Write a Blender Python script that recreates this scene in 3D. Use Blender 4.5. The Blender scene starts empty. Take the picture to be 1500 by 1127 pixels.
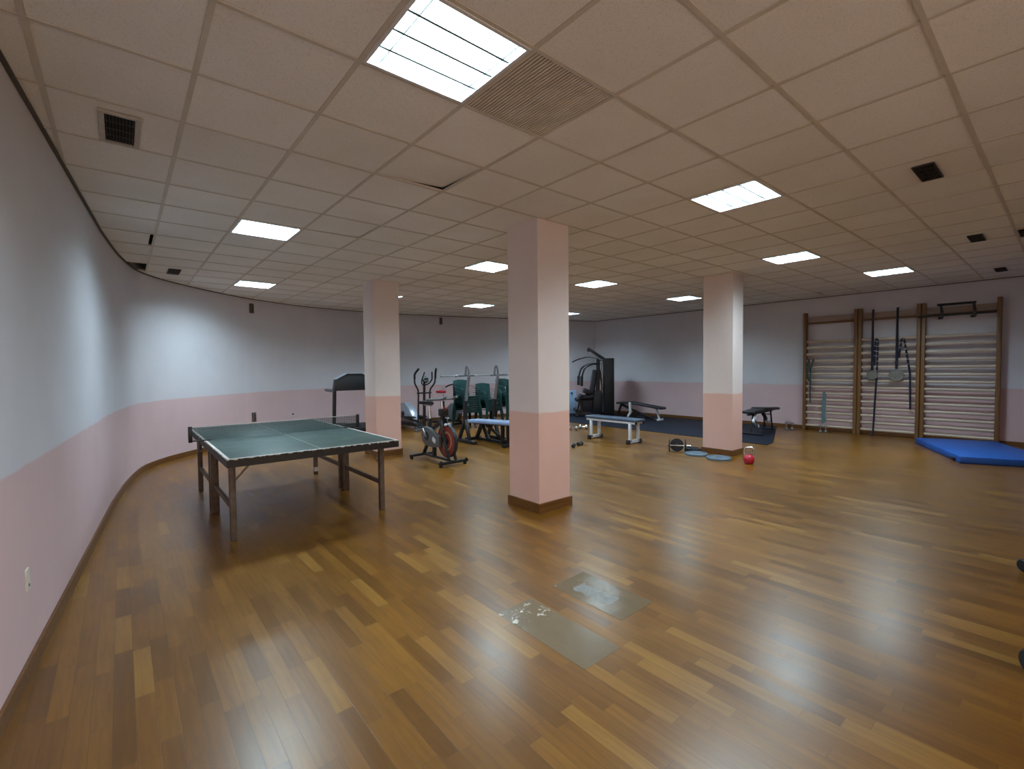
import bpy, bmesh, math, random
from mathutils import Vector, Matrix
random.seed(7)
PI = math.pi
SC = bpy.context.scene
COL = SC.collection
HC = 2.981            # ceiling height
EYE = 1.49

# ------------------------------------------------------------------ helpers
def V(*a): return Vector(a)

def box(bm, c, s, rot=None, bevel=0.0, seg=2):
    m = Matrix.Translation(Vector(c))
    if rot is not None: m = m @ rot.to_4x4()
    m = m @ Matrix.Diagonal((s[0], s[1], s[2], 1))
    r = bmesh.ops.create_cube(bm, size=1.0, matrix=m)
    if bevel > 0:
        es = list({e for v in r['verts'] for e in v.link_edges})
        bmesh.ops.bevel(bm, geom=es, offset=bevel, segments=seg, affect='EDGES', profile=0.5)

def frame_of(d, up=V(0, 0, 1)):
    d = d.normalized()
    if abs(d.dot(up)) > 0.98: up = V(1, 0, 0) if abs(d.x) < 0.9 else V(0, 1, 0)
    x = up.cross(d).normalized(); y = d.cross(x).normalized()
    return Matrix((x, y, d)).transposed()

def bar(bm, p, q, w, h=None, bevel=0.0, up=V(0, 0, 1)):
    """rectangular bar from p to q; h runs along `up`."""
    p, q = Vector(p), Vector(q); h = w if h is None else h
    R = frame_of(q - p, up)
    box(bm, (p + q) / 2, (w, h, (q - p).length), R, bevel)

def fillet(pts, rad, n=4, closed=False):
    pts = [Vector(p) for p in pts]; out = [pts[0]]
    for i in range(1, len(pts) - 1):
        a, b, c = pts[i - 1], pts[i], pts[i + 1]
        l = min(rad, (a - b).length * 0.45, (c - b).length * 0.45)
        p0 = b + (a - b).normalized() * l; p1 = b + (c - b).normalized() * l
        for k in range(n + 1):
            t = k / n
            out.append(p0.lerp(b, t).lerp(b.lerp(p1, t), t))
    out.append(pts[-1]); return out

def tube(bm, pts, r, seg=10, closed=False, sq=None):
    """sweep a circle (or a flat section sq=(w,h)) along a polyline; r may be a list."""
    pts = [Vector(p) for p in pts]; n = len(pts)
    rr = r if isinstance(r, (list, tuple)) else [r] * n
    tang = []
    for i in range(n):
        if closed: d = pts[(i + 1) % n] - pts[i - 1]
        elif i == 0: d = pts[1] - pts[0]
        elif i == n - 1: d = pts[-1] - pts[-2]
        else: d = (pts[i + 1] - pts[i]).normalized() + (pts[i] - pts[i - 1]).normalized()
        tang.append(d.normalized())
    F = frame_of(tang[0]); x = F.col[0].copy()
    rings = []
    for i in range(n):
        t = tang[i]; x = (x - t * x.dot(t)).normalized(); y = t.cross(x)
        ring = []
        if sq:
            for sx, sy in ((-1, -1), (1, -1), (1, 1), (-1, 1)):
                ring.append(bm.verts.new(pts[i] + x * sx * sq[0] / 2 + y * sy * sq[1] / 2))
        else:
            for k in range(seg):
                a = 2 * PI * k / seg
                ring.append(bm.verts.new(pts[i] + (x * math.cos(a) + y * math.sin(a)) * rr[i]))
        rings.append(ring)
    m = len(rings[0])
    for i in range(n if closed else n - 1):
        A, B = rings[i], rings[(i + 1) % n]
        for k in range(m): bm.faces.new((A[k], A[(k + 1) % m], B[(k + 1) % m], B[k]))
    if not closed:
        bm.faces.new(rings[0][::-1]); bm.faces.new(rings[-1])

def lathe(bm, prof, M=None, seg=24):
    """revolve (r,z) profile about local z; M places it."""
    M = M or Matrix.Identity(4); rings = []
    for r, z in prof:
        if r < 1e-5: rings.append([bm.verts.new(M @ V(0, 0, z))])
        else: rings.append([bm.verts.new(M @ V(r * math.cos(2 * PI * k / seg), r * math.sin(2 * PI * k / seg), z)) for k in range(seg)])
    for A, B in zip(rings, rings[1:]):
        for k in range(seg):
            k2 = (k + 1) % seg
            if len(A) == 1 and len(B) == 1: continue
            if len(A) == 1: bm.faces.new((A[0], B[k], B[k2]))
            elif len(B) == 1: bm.faces.new((A[k2], A[k], B[0]))
            else: bm.faces.new((A[k], B[k], B[k2], A[k2]))
    if prof[0] == prof[-1]:
        bmesh.ops.remove_doubles(bm, verts=rings[0] + rings[-1], dist=1e-6); return
    for R_, flip in ((rings[0], False), (rings[-1], True)):
        if len(R_) > 1: bm.faces.new(R_ if flip else R_[::-1])

def axis_m(p, d):
    return Matrix.Translation(Vector(p)) @ frame_of(Vector(d)).to_4x4()

def disc(bm, p, d, r, t, seg=28, ch=0.0):
    """solid disc centred at p, axis d."""
    h = t / 2
    pr = [(0, -h), (r - ch, -h), (r, -h + ch), (r, h - ch), (r - ch, h), (0, h)] if ch else [(0, -h), (r, -h), (r, h), (0, h)]
    lathe(bm, pr, axis_m(p, d), seg)

def ring_solid(bm, p, d, r, rt, seg=36, sub=10):
    M = axis_m(p, d)
    tube(bm, [M @ V(r * math.cos(2 * PI * k / seg), r * math.sin(2 * PI * k / seg), 0) for k in range(seg)], rt, sub, closed=True)

def prism(bm, poly, h, M=None, bevel=0.0):
    """extrude 2-D polygon (local xy) from z=-h/2 to h/2."""
    M = M or Matrix.Identity(4)
    a = [bm.verts.new(M @ V(x, y, -h / 2)) for x, y in poly]
    b = [bm.verts.new(M @ V(x, y, h / 2)) for x, y in poly]
    n = len(poly)
    fs = [bm.faces.new(a[::-1]), bm.faces.new(b)]
    for k in range(n): fs.append(bm.faces.new((a[k], a[(k + 1) % n], b[(k + 1) % n], b[k])))
    if bevel > 0:
        es = list({e for f in fs[:2] for e in f.edges})
        bmesh.ops.bevel(bm, geom=es, offset=bevel, segments=2, affect='EDGES', profile=0.5)

# local xz polygon, thickness along y
MXZ = Matrix(((1, 0, 0, 0), (0, 0, -1, 0), (0, 1, 0, 0), (0, 0, 0, 1)))
# local yz polygon, thickness along x
MYZ = Matrix(((0, 0, 1, 0), (1, 0, 0, 0), (0, 1, 0, 0), (0, 0, 0, 1)))

def B(): return bmesh.new()

def obj(name, bm, mat, parent=None, loc=None, smooth=True, ang=38):
    bmesh.ops.recalc_face_normals(bm, faces=bm.faces[:])
    me = bpy.data.meshes.new(name); bm.to_mesh(me); bm.free()
    if smooth:
        me.shade_smooth(); me.set_sharp_from_angle(angle=math.radians(ang))
    for m in (mat if isinstance(mat, (list, tuple)) else [mat]): me.materials.append(m)
    o = bpy.data.objects.new(name, me); COL.objects.link(o)
    if parent: o.parent = parent
    if loc: o.location = loc
    return o

def tag(o, label, cat, group=None, kind=None):
    o['label'] = label; o['category'] = cat
    if group: o['group'] = group
    if kind: o['kind'] = kind
    return o

def thing(name, label, cat, loc=(0, 0, 0), rz=0.0, group=None):
    o = bpy.data.objects.new(name, None); COL.objects.link(o)
    o.empty_display_size = 0.1; o.location = loc; o.rotation_euler = (0, 0, rz)
    return tag(o, label, cat, group)

def struct(name, bm, mat, label=None, **k):
    o = obj(name, bm, mat, **k); o['kind'] = 'structure'
    if label: o['label'] = label
    return o

def dup(root, loc, rz=None, label=None, group=None):
    r = root.copy(); COL.objects.link(r); r.location = loc
    if rz is not None: r.rotation_euler = (0, 0, rz)
    if label: r['label'] = label
    if group: r['group'] = group
    for ch in list(root.children):
        c = ch.copy(); COL.objects.link(c); c.parent = r
        for g in list(ch.children):
            d = g.copy(); COL.objects.link(d); d.parent = c
    return r

# ------------------------------------------------------------------ materials
def lin(c):
    return tuple(((v / 255) / 12.92 if v / 255 <= 0.04045 else ((v / 255 + 0.055) / 1.055) ** 2.4) for v in c) + (1.0,)

class NT:
    def __init__(self, name):
        self.m = bpy.data.materials.new(name); self.m.use_nodes = True
        self.t = self.m.node_tree; self.t.nodes.clear()
        self.out = self.n('ShaderNodeOutputMaterial'); self.b = self.n('ShaderNodeBsdfPrincipled')
        self.l(self.b.outputs[0], self.out.inputs[0])
    def n(self, typ, **kw):
        nd = self.t.nodes.new(typ)
        for k, v in kw.items():
            if isinstance(k, str) and hasattr(nd, k): setattr(nd, k, v)
        return nd
    def l(self, a, b): self.t.links.new(a, b)
    def math(self, op, a, b=None, c=None, clamp=False):
        nd = self.n('ShaderNodeMath', operation=op); nd.use_clamp = clamp
        for i, v in enumerate((a, b, c)):
            if v is None: continue
            if isinstance(v, (int, float)): nd.inputs[i].default_value = v
            else: self.l(v, nd.inputs[i])
        return nd.outputs[0]
    def mix(self, f, a, b, blend='MIX'):
        nd = self.n('ShaderNodeMix', data_type='RGBA', blend_type=blend)
        for s, v in ((nd.inputs[0], f), (nd.inputs[6], a), (nd.inputs[7], b)):
            if isinstance(v, (int, float)): s.default_value = v
            elif isinstance(v, tuple): s.default_value = v
            else: self.l(v, s)
        return nd.outputs[2]
    def noise(self, vec, scale, detail=4, rough=0.55):
        nd = self.n('ShaderNodeTexNoise'); nd.inputs['Scale'].default_value = scale
        nd.inputs['Detail'].default_value = detail; nd.inputs['Roughness'].default_value = rough
        if vec is not None: self.l(vec, nd.inputs['Vector'])
        return nd.outputs[0]
    def pos(self): return self.n('ShaderNodeNewGeometry').outputs['Position']
    def obj(self): return self.n('ShaderNodeTexCoord').outputs['Object']
    def sep(self, v):
        nd = self.n('ShaderNodeSeparateXYZ'); self.l(v, nd.inputs[0]); return nd.outputs
    def comb(self, x, y, z=0.0):
        nd = self.n('ShaderNodeCombineXYZ')
        for i, v in enumerate((x, y, z)):
            if isinstance(v, (int, float)): nd.inputs[i].default_value = v
            else: self.l(v, nd.inputs[i])
        return nd.outputs[0]
    def ramp(self, f, stops):
        nd = self.n('ShaderNodeValToRGB'); el = nd.color_ramp.elements
        while len(el) < len(stops): el.new(0.5)
        for e, (p, c) in zip(el, stops): e.position = p; e.color = c if isinstance(c, tuple) else (c, c, c, 1)
        self.l(f, nd.inputs[0]); return nd.outputs[0]
    def bump(self, h, strength=0.2, dist=0.01):
        nd = self.n('ShaderNodeBump'); nd.inputs['Strength'].default_value = strength
        nd.inputs['Distance'].default_value = dist; self.l(h, nd.inputs['Height'])
        self.l(nd.outputs[0], self.b.inputs['Normal'])
    def set(self, **k):
        for a, v in k.items():
            s = self.b.inputs[a.replace('_', ' ')]
            if isinstance(v, (int, float, tuple)): s.default_value = v
            else: self.l(v, s)

def pm(name, rgb, rough=0.5, metal=0.0, var=0.12, scale=30, bump=0.0, spec=0.5):
    """plain material with a small procedural mottling."""
    n = NT(name); c = lin(rgb); f = n.noise(n.obj(), scale, 3)
    dk = tuple(v * (1 - var) for v in c[:3]) + (1,); lt = tuple(min(1, v * (1 + var)) for v in c[:3]) + (1,)
    n.set(Base_Color=n.ramp(f, [(0.3, dk), (0.7, lt)]), Roughness=rough, Metallic=metal)
    n.b.inputs['Specular IOR Level'].default_value = spec
    if bump: n.bump(n.noise(n.obj(), scale * 6, 2), bump, 0.003)
    return n.m

def mat_paint(name, up, low, split=1.02):
    n = NT(name); p = n.pos(); z = n.sep(p)[2]
    wob = n.math('MULTIPLY', n.math('SUBTRACT', n.noise(p, 3.0, 2), 0.5), 0.03)
    f = n.math('MULTIPLY_ADD', n.math('ADD', z, wob), 60.0, -split * 60 + 0.5, clamp=True)
    c = n.mix(f, lin(low), lin(up))
    big = n.noise(p, 1.3, 5, 0.6)
    c = n.mix(1.0, c, n.ramp(big, [(0.25, (0.93, 0.93, 0.94, 1)), (0.75, (1.04, 1.03, 1.02, 1))]), 'MULTIPLY')
    # scuffs and chipped plaster just above the skirting
    sc = n.math('MULTIPLY', n.ramp(n.noise(p, 9.0, 6, 0.7), [(0.61, 0.0), (0.65, 1.0)]), n.math('MULTIPLY_ADD', z, -3.0, 1.0, clamp=True))
    c = n.mix(n.math('MULTIPLY', sc, 0.7), c, lin((214, 206, 200)))
    n.set(Base_Color=c, Roughness=0.62)
    n.b.inputs['Specular IOR Level'].default_value = 0.25
    st = n.n('ShaderNodeMapping'); st.inputs['Scale'].default_value = (1, 1, 1); n.l(p, st.inputs[0])
    h = n.math('ADD', n.math('MULTIPLY', n.noise(st.outputs[0], 160, 3), 0.7), n.math('MULTIPLY', n.noise(p, 28, 3), 0.6))
    n.bump(h, 0.35, 0.004)
    return n.m

def mat_floor():
    n = NT('oak strip parquet'); x, y, _ = n.sep(n.pos())
    W, L = 0.074, 0.47
    cx = n.math('DIVIDE', x, W); ci = n.math('FLOOR', cx); cf = n.math('FRACT', cx)
    wn = n.n('ShaderNodeTexWhiteNoise', noise_dimensions='1D'); n.l(ci, wn.inputs['W'])
    ry = n.math('ADD', n.math('DIVIDE', y, L), n.math('MULTIPLY', wn.outputs['Value'], 7.3))
    ri = n.math('FLOOR', ry); rf = n.math('FRACT', ry)
    w2 = n.n('ShaderNodeTexWhiteNoise', noise_dimensions='2D'); n.l(n.comb(ci, ri), w2.inputs['Vector'])
    tone = w2.outputs['Value']
    # grain stretched along the strip
    gv = n.comb(n.math('MULTIPLY', x, 55), n.math('ADD', n.math('MULTIPLY', y, 3.2), n.math('MULTIPLY', tone, 40)), n.math('MULTIPLY', ci, 3.1))
    grain = n.noise(gv, 1.0, 5, 0.6)
    base = n.ramp(tone, [(0.0, lin(FL_D)), (0.30, lin(FL_M)), (0.62, lin(FL_N)), (0.90, lin(FL_L)), (1.0, lin(FL_P))])
    c = n.mix(1.0, base, n.ramp(grain, [(0.25, (0.76, 0.72, 0.66, 1)), (0.55, (1.0, 1.0, 1.0, 1)), (0.8, (1.2, 1.2, 1.18, 1))]), 'MULTIPLY')
    # worn, dirty large patches
    wear = n.noise(n.pos(), 0.9, 5, 0.6)
    c = n.mix(1.0, c, n.ramp(wear, [(0.3, (0.84, 0.83, 0.82, 1)), (0.7, (1.08, 1.07, 1.05, 1))]), 'MULTIPLY')
    ex = n.math('MULTIPLY', n.math('MINIMUM', cf, n.math('SUBTRACT', 1.0, cf)), W)
    ey = n.math('MULTIPLY', n.math('MINIMUM', rf, n.math('SUBTRACT', 1.0, rf)), L)
    e = n.math('MINIMUM', ex, ey)
    j = n.math('MULTIPLY_ADD', e, -900.0, 1.2, clamp=True)
    c = n.mix(n.math('MULTIPLY', j, 0.65), c, lin((46, 26, 8)))
    fine = n.noise(n.pos(), 7, 4, 0.65)
    rough = n.math('ADD', n.math('MULTIPLY', fine, 0.06), n.math('MULTIPLY_ADD', tone, 0.05, FL_ROUGH))
    n.set(Base_Color=c, Roughness=rough)
    n.b.inputs['Specular IOR Level'].default_value = 0.5; n.b.inputs['Coat Weight'].default_value = 0.28; n.b.inputs['Coat Roughness'].default_value = 0.26
    h = n.math('ADD', n.math('MULTIPLY', j, -0.6), n.math('ADD', n.math('MULTIPLY', grain, 0.12), n.math('MULTIPLY', n.noise(n.pos(), 4, 1), 0.5)))
    n.bump(h, 0.12, 0.006)
    return n.m

def mat_tile():
    n = NT('mineral fibre ceiling tile'); p = n.pos(); x, y, _ = n.sep(p)
    ix = n.math('FLOOR', n.math('DIVIDE', n.math('SUBTRACT', x, 0.3306), 0.6)); iy = n.math('FLOOR', n.math('DIVIDE', n.math('SUBTRACT', y, 0.4416), 0.6))
    w = n.n('ShaderNodeTexWhiteNoise', noise_dimensions='2D'); n.l(n.comb(ix, iy), w.inputs['Vector'])
    c = n.mix(w.outputs['Value'], lin((228, 224, 222)), lin((235, 231, 229)))
    c = n.mix(1.0, c, n.ramp(n.noise(p, 1.1, 5), [(0.3, (0.93, 0.92, 0.90, 1)), (0.7, (1.03, 1.03, 1.03, 1))]), 'MULTIPLY')
    spk = n.noise(p, 130, 3, 0.7)
    c = n.mix(n.ramp(spk, [(0.36, 0.22), (0.46, 0.0)]), c, lin((120, 108, 96)))
    n.set(Base_Color=c, Roughness=0.9); n.b.inputs['Specular IOR Level'].default_value = 0.1
    n.bump(spk, 0.25, 0.003); return n.m

def mat_wood(name, a, b, rough=0.4, axis='x', sc=1.0):
    n = NT(name); p = n.obj(); mp = n.n('ShaderNodeMapping')
    s = {'x': (2, 40, 40), 'y': (40, 2, 40), 'z': (40, 40, 2)}[axis]
    mp.inputs['Scale'].default_value = tuple(v * sc for v in s); n.l(p, mp.inputs[0])
    g = n.noise(mp.outputs[0], 1.0, 5, 0.6)
    n.set(Base_Color=n.ramp(g, [(0.3, lin(a)), (0.7, lin(b))]), Roughness=rough)
    n.bump(g, 0.1, 0.002); return n.m

FL_D, FL_M, FL_N, FL_L, FL_P = (98, 61, 6), (112, 71, 7), (119, 77, 8), (126, 83, 12), (138, 97, 30)
FL_ROUGH = 0.27
SKY = 4.0
M = {}
M['floor'] = mat_floor()
M['wall'] = mat_paint('two-tone wall paint', (207, 204, 211), (208, 179, 181))
M['column'] = mat_paint('two-tone column paint', (220, 203, 198), (218, 174, 160))
M['tile'] = mat_tile()
M['shadow_gap_trim'] = pm('perimeter angle in shadow-gap tone', (74, 64, 56), 0.6)  # dark colour paints in the shadow gap between wall and ceiling
M['grid'] = pm('ceiling grid metal', (196, 187, 176), 0.6, 0.0, 0.08, 3)
M['slab'] = pm('concrete soffit', (60, 56, 52), 0.9)
M['skirt'] = mat_wood('varnished skirting', (84, 52, 22), (118, 76, 34), 0.4)
M['black'] = pm('black powder coat', (22, 22, 26), 0.42, 0.0, 0.15)
M['vinyl'] = pm('black vinyl', (30, 28, 36), 0.5, 0.0, 0.15, 40, 0.1)
M['rubber'] = pm('black rubber', (20, 20, 22), 0.75, 0.0, 0.15, 60, 0.1)
M['dark'] = pm('dark void', (12, 11, 10), 0.9)
M['chrome'] = pm('chrome', (210, 212, 216), 0.18, 1.0, 0.04)
M['steel'] = pm('satin steel', (160, 164, 170), 0.35, 0.9, 0.06)
M['white'] = pm('white enamel', (208, 208, 212), 0.35, 0.0, 0.05)
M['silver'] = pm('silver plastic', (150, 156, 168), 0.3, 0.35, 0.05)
M['grey'] = pm('grey plastic', (92, 94, 98), 0.45)
M['greypale'] = pm('pale grey plastic', (150, 150, 148), 0.5)
M['red'] = pm('red vinyl coat', (176, 30, 52), 0.4)
M['darkred'] = pm('dark red lacquer', (136, 48, 38), 0.35)
M['copper'] = pm('worn copper band', (186, 140, 112), 0.35, 0.3)
M['mat_rubber'] = pm('blue-black rubber flooring', (26, 30, 42), 0.6, 0.0, 0.18, 60, 0.12, 0.15)
M['blue'] = pm('blue vinyl', (20, 80, 160), 0.5, 0.0, 0.08, 6, 0.1)
M['bluedark'] = pm('dark blue vinyl', (14, 48, 104), 0.55, 0.0, 0.1, 6, 0.1)
M['teal'] = pm('dark green plastic', (16, 52, 52), 0.35, 0.0, 0.1)
M['padblue'] = pm('blue-grey vinyl', (70, 82, 100), 0.35, 0.0, 0.1, 20)
M['padpale'] = pm('pale blue vinyl', (140, 160, 196), 0.4, 0.0, 0.08, 20)
M['iron'] = pm('grey cast iron', (92, 108, 122), 0.45, 0.3, 0.12, 30)
M['ironblack'] = pm('black cast iron', (32, 34, 42), 0.45, 0.2, 0.12, 30)
M['paleblue'] = pm('pale blue laminate', (128, 150, 178), 0.45, 0.0, 0.06, 10)
M['barwood'] = mat_wood('varnished pine upright', (104, 72, 40), (132, 94, 56), 0.42, 'z')
M['boardwood'] = mat_wood('pale pine board', (150, 126, 112), (168, 146, 132), 0.5, 'y')
M['rungwood'] = mat_wood('pale beech rung', (176, 156, 140), (204, 186, 168), 0.4, 'y')
M['strap'] = pm('navy webbing', (26, 26, 46), 0.8, 0.0, 0.15, 80)
M['strapdash'] = pm('white webbing stitch', (150, 148, 150), 0.8)
M['bandgreen'] = pm('dark green elastic', (26, 66, 60), 0.6)
M['bandteal'] = pm('pale teal elastic', (104, 136, 142), 0.6); M['bandteal'].node_tree.nodes['Principled BSDF'].inputs['Alpha'].default_value = 0.6
M['ringgrey'] = pm('grey plastic disc', (118, 114, 108), 0.6)
M['brownbox'] = pm('brown painted metal', (96, 82, 78), 0.5)
M['ivory'] = pm('ivory plastic', (206, 200, 186), 0.45)
M['legpaint'] = pm('worn brown leg paint', (96, 78, 66), 0.5, 0.0, 0.25, 18, 0.1)
M['brace'] = pm('bare metal brace', (150, 128, 110), 0.4, 0.4, 0.15)
M['tape'] = pm('white tape', (196, 184, 178), 0.6)
M['ventframe'] = pm('ivory vent frame', (172, 162, 150), 0.5)
M['ventslat'] = pm('dark vent slat', (44, 36, 32), 0.6, 0.0, 0.3, 60)  # near-black mottled tone over the whole slat
M['perf'] = pm('brown ribbed panel', (218, 206, 192), 0.6, 0.0, 0.12, 8)
M['perfback'] = pm('dark panel backing', (150, 138, 124), 0.8)
M['louvre'] = pm('grey louvre blade', (96, 110, 116), 0.4, 0.0, 0.02)
M['reflector'] = pm('white reflector', (232, 236, 238), 0.35, 0.0, 0.02)

def mat_tabletop():
    n = NT('worn green table paint'); p = n.obj()
    f = n.noise(p, 2.5, 6, 0.65)
    n.set(Base_Color=n.ramp(f, [(0.3, lin((48, 64, 62))), (0.7, lin((62, 78, 74)))]), Roughness=n.math('MULTIPLY_ADD', n.noise(p, 6, 3), 0.16, 0.38))
    return n.m
M['tabletop'] = mat_tabletop()

def mat_apron():
    n = NT('chipped dark apron'); p = n.obj(); z = n.sep(p)[2]
    nz = n.noise(p, 26, 5, 0.7)
    edge = n.math('MULTIPLY_ADD', z, 40.0, -0.735 * 40, clamp=True)
    chip = n.ramp(n.math('ADD', n.math('MULTIPLY', edge, 0.36), nz), [(0.80, 0.0), (0.84, 1.0)])
    c = n.mix(chip, n.ramp(nz, [(0.3, lin((24, 19, 17))), (0.7, lin((40, 29, 25)))]), lin((190, 180, 164)))
    n.set(Base_Color=c, Roughness=0.55); return n.m
M['apron'] = mat_apron()

def mat_net():
    n = NT('dark table net'); x, y, z = n.sep(n.obj())
    a = n.math('FRACT', n.math('DIVIDE', x, 0.012)); b = n.math('FRACT', n.math('DIVIDE', z, 0.012))
    g = n.math('MAXIMUM', n.math('LESS_THAN', a, 0.26), n.math('LESS_THAN', b, 0.26))
    n.set(Base_Color=lin((52, 66, 66)), Roughness=0.8, Alpha=g)
    return n.m
M['net'] = mat_net()

def mat_film(name, rough, bump, thr):
    n = NT(name); p = n.obj(); x, y, _ = n.sep(p)
    w = n.noise(n.comb(n.math('MULTIPLY', x, 60), n.math('MULTIPLY', y, 9)), 1.0, 4, 0.6)
    fl = n.math('MULTIPLY', n.ramp(n.noise(p, 14, 5, 0.7), [(thr, 0.0), (thr + 0.05, 1.0)]), n.math('MULTIPLY_ADD', y, 9.0, -3.6, clamp=True))
    n.set(Base_Color=n.mix(fl, lin((160, 138, 110)), lin((206, 194, 182))), Roughness=rough, Alpha=n.math('MAXIMUM', n.math('MULTIPLY', fl, 0.8), 0.42))
    n.b.inputs['Specular IOR Level'].default_value = 0.8
    n.bump(n.math('ADD', w, n.math('MULTIPLY', n.noise(p, 9, 2), 1.6)), bump, 0.004); return n.m
M['film'] = mat_film('clear tape film', 0.2, 0.3, 0.55); M['filmshiny'] = mat_film('crinkled tape film', 0.14, 0.4, 0.62)
M['filmloose'] = pm('loose clear film', (170, 172, 172), 0.16, 0.0, 0.1, 20); M['filmloose'].node_tree.nodes['Principled BSDF'].inputs['Alpha'].default_value = 0.45

def mat_emit(name, rgb, s):
    n = NT(name); n.set(Base_Color=rgb, Emission_Color=rgb, Emission_Strength=s); return n.m
M['tube'] = mat_emit('fluorescent tube', (0.66, 1.0, 1.0, 1), 9.0)

# ------------------------------------------------------------------ camera
YAW, PIT, ROL = 0.6958, -0.0367, -0.0107
fw = V(math.sin(YAW) * math.cos(PIT), math.cos(YAW) * math.cos(PIT), math.sin(PIT))
r0 = V(math.cos(YAW), -math.sin(YAW), 0); u0 = r0.cross(fw)
rt = r0 * math.cos(ROL) + u0 * math.sin(ROL); up = -r0 * math.sin(ROL) + u0 * math.cos(ROL)
cam = bpy.data.cameras.new('camera'); co = bpy.data.objects.new('camera', cam); COL.objects.link(co)
mw = Matrix((rt, up, -fw)).transposed().to_4x4(); mw.translation = V(0, 0, EYE); co.matrix_world = mw
cam.sensor_fit = 'HORIZONTAL'; cam.sensor_width = 36; cam.lens = 36 * 684.44 / 1500; cam.clip_start = 0.05; cam.clip_end = 100
SC.camera = co

# ------------------------------------------------------------------ room shell
LEFT = [(-0.90, -3.0), (-0.435, 2.8), (-0.13, 6.6)]
CURVE = [(-0.13, 6.6), (0.0, 7.75), (0.17, 8.7), (0.34, 9.15), (0.62, 9.6), (1.25, 10.3), (2.15, 11.05), (3.4, 11.65), (4.85, 11.84), (5.9, 11.79), (8.15, 11.28), (12.05, 10.1)]
def catmull(P, n=5, upto=None):
    P = [V(p[0], p[1], 0) for p in P]; out = []
    for i in range(len(P) - 1):
        a = P[max(0, i - 1)]; b = P[i]; c = P[i + 1]; d = P[min(len(P) - 1, i + 2)]
        if i >= len(P) - 2: out.append(b); continue
        for k in range(n):
            t = k / n
            out.append(0.5 * (2 * b + (c - a) * t + (2 * a - 5 * b + 4 * c - d) * t * t + (3 * b - a - 3 * c + d) * t ** 3))
    out.append(P[-1]); return out
CUR = catmull(CURVE)

def offset_path(pts, d):
    """offset to the left of travel by d."""
    out = []
    for i, p in enumerate(pts):
        if i == 0: t = (pts[1] - p)
        elif i == len(pts) - 1: t = p - pts[-2]
        else: t = (pts[i + 1] - p).normalized() + (p - pts[i - 1]).normalized()
        t = t.normalized(); out.append(p + V(-t.y, t.x, 0) * d)
    return out

def wall_strip(pts, z0, z1, th, inner=0.0):
    """solid wall whose room face follows pts (room on the right of travel)."""
    pts = [V(p[0], p[1], 0) for p in pts]; bm = B()
    A = offset_path(pts, -inner) if inner else pts
    O = offset_path(pts, th)
    def ring(i): return [bm.verts.new(V(A[i].x, A[i].y, z0)), bm.verts.new(V(A[i].x, A[i].y, z1)), bm.verts.new(V(O[i].x, O[i].y, z1)), bm.verts.new(V(O[i].x, O[i].y, z0))]
    R = [ring(i) for i in range(len(pts))]
    for a, b in zip(R, R[1:]):
        for k in range(4): bm.faces.new((a[k], a[(k + 1) % 4], b[(k + 1) % 4], b[k]))
    bm.faces.new(R[0]); bm.faces.new(R[-1][::-1]); return bm

ZT = HC + 0.5
struct('wall_left', wall_strip(LEFT, 0, ZT, 0.15), M['wall'], smooth=False)
struct('wall_back', wall_strip(CUR, 0, ZT, 0.15), M['wall'], smooth=True, ang=2.2)
struct('wall_right', wall_strip([(12.05, 10.1), (12.05, -3.0)], 0, ZT, 0.15), M['wall'], smooth=False)
ADDED_WIN = [(-0.2, 2.2)]; WZ0, WZ1 = 0.9, 2.6  # opening added behind the camera to brighten ceiling, near column and left wall
bm = B()
xs = [-0.9] + [v for w_ in ADDED_WIN for v in w_] + [12.05]
for a_, b_ in zip(xs[::2], xs[1::2]): box(bm, ((a_ + b_) / 2, -3.075, ZT / 2), (b_ - a_, 0.15, ZT))
for a_, b_ in ADDED_WIN:
    box(bm, ((a_ + b_) / 2, -3.075, WZ0 / 2), (b_ - a_, 0.15, WZ0)); box(bm, ((a_ + b_) / 2, -3.075, (WZ1 + ZT) / 2), (b_ - a_, 0.15, ZT - WZ1))
struct('wall_rear', bm, M['wall'], smooth=False)
for i_, (a_, b_) in enumerate(ADDED_WIN):
    bm = B(); m_ = (a_ + b_) / 2; h_ = WZ1 - WZ0
    for xx_ in (a_ + 0.03, m_, b_ - 0.03): box(bm, (xx_, -3.09, (WZ0 + WZ1) / 2), (0.06, 0.06, h_))
    for zz_ in (WZ0 + 0.03, WZ1 - 0.03): box(bm, (m_, -3.09, zz_), (b_ - a_, 0.06, 0.06))
    struct('added_window_%d' % (i_ + 1), bm, M['white'], smooth=False)
    pl_ = bpy.data.lights.new('window portal', 'AREA'); pl_.shape = 'RECTANGLE'; pl_.size = b_ - a_; pl_.size_y = h_; pl_.cycles.is_portal = True
    po_ = bpy.data.objects.new('window portal', pl_); COL.objects.link(po_); po_.location = (m_, -3.14, (WZ0 + WZ1) / 2); po_.rotation_euler = (PI / 2, 0, 0)
bm = B(); box(bm, (5.5, 4.5, -0.05), (14.2, 16.0, 0.1)); struct('floor', bm, M['floor'], smooth=False)
bm = B(); box(bm, (5.5, 4.5, ZT + 0.05), (14.2, 16.0, 0.1)); struct('ceiling_slab', bm, M['slab'], smooth=False)
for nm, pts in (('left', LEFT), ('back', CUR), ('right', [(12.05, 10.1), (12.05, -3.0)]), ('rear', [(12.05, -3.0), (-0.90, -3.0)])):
    struct('baseboard_' + nm, wall_strip(pts, 0, 0.085, -0.001, 0.016), M['skirt'], smooth=False)
    struct('shadow_gap_trim_' + nm, wall_strip(pts, HC - 0.012, HC + 0.012, -0.001, 0.022), M['shadow_gap_trim'], smooth=False)

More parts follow.
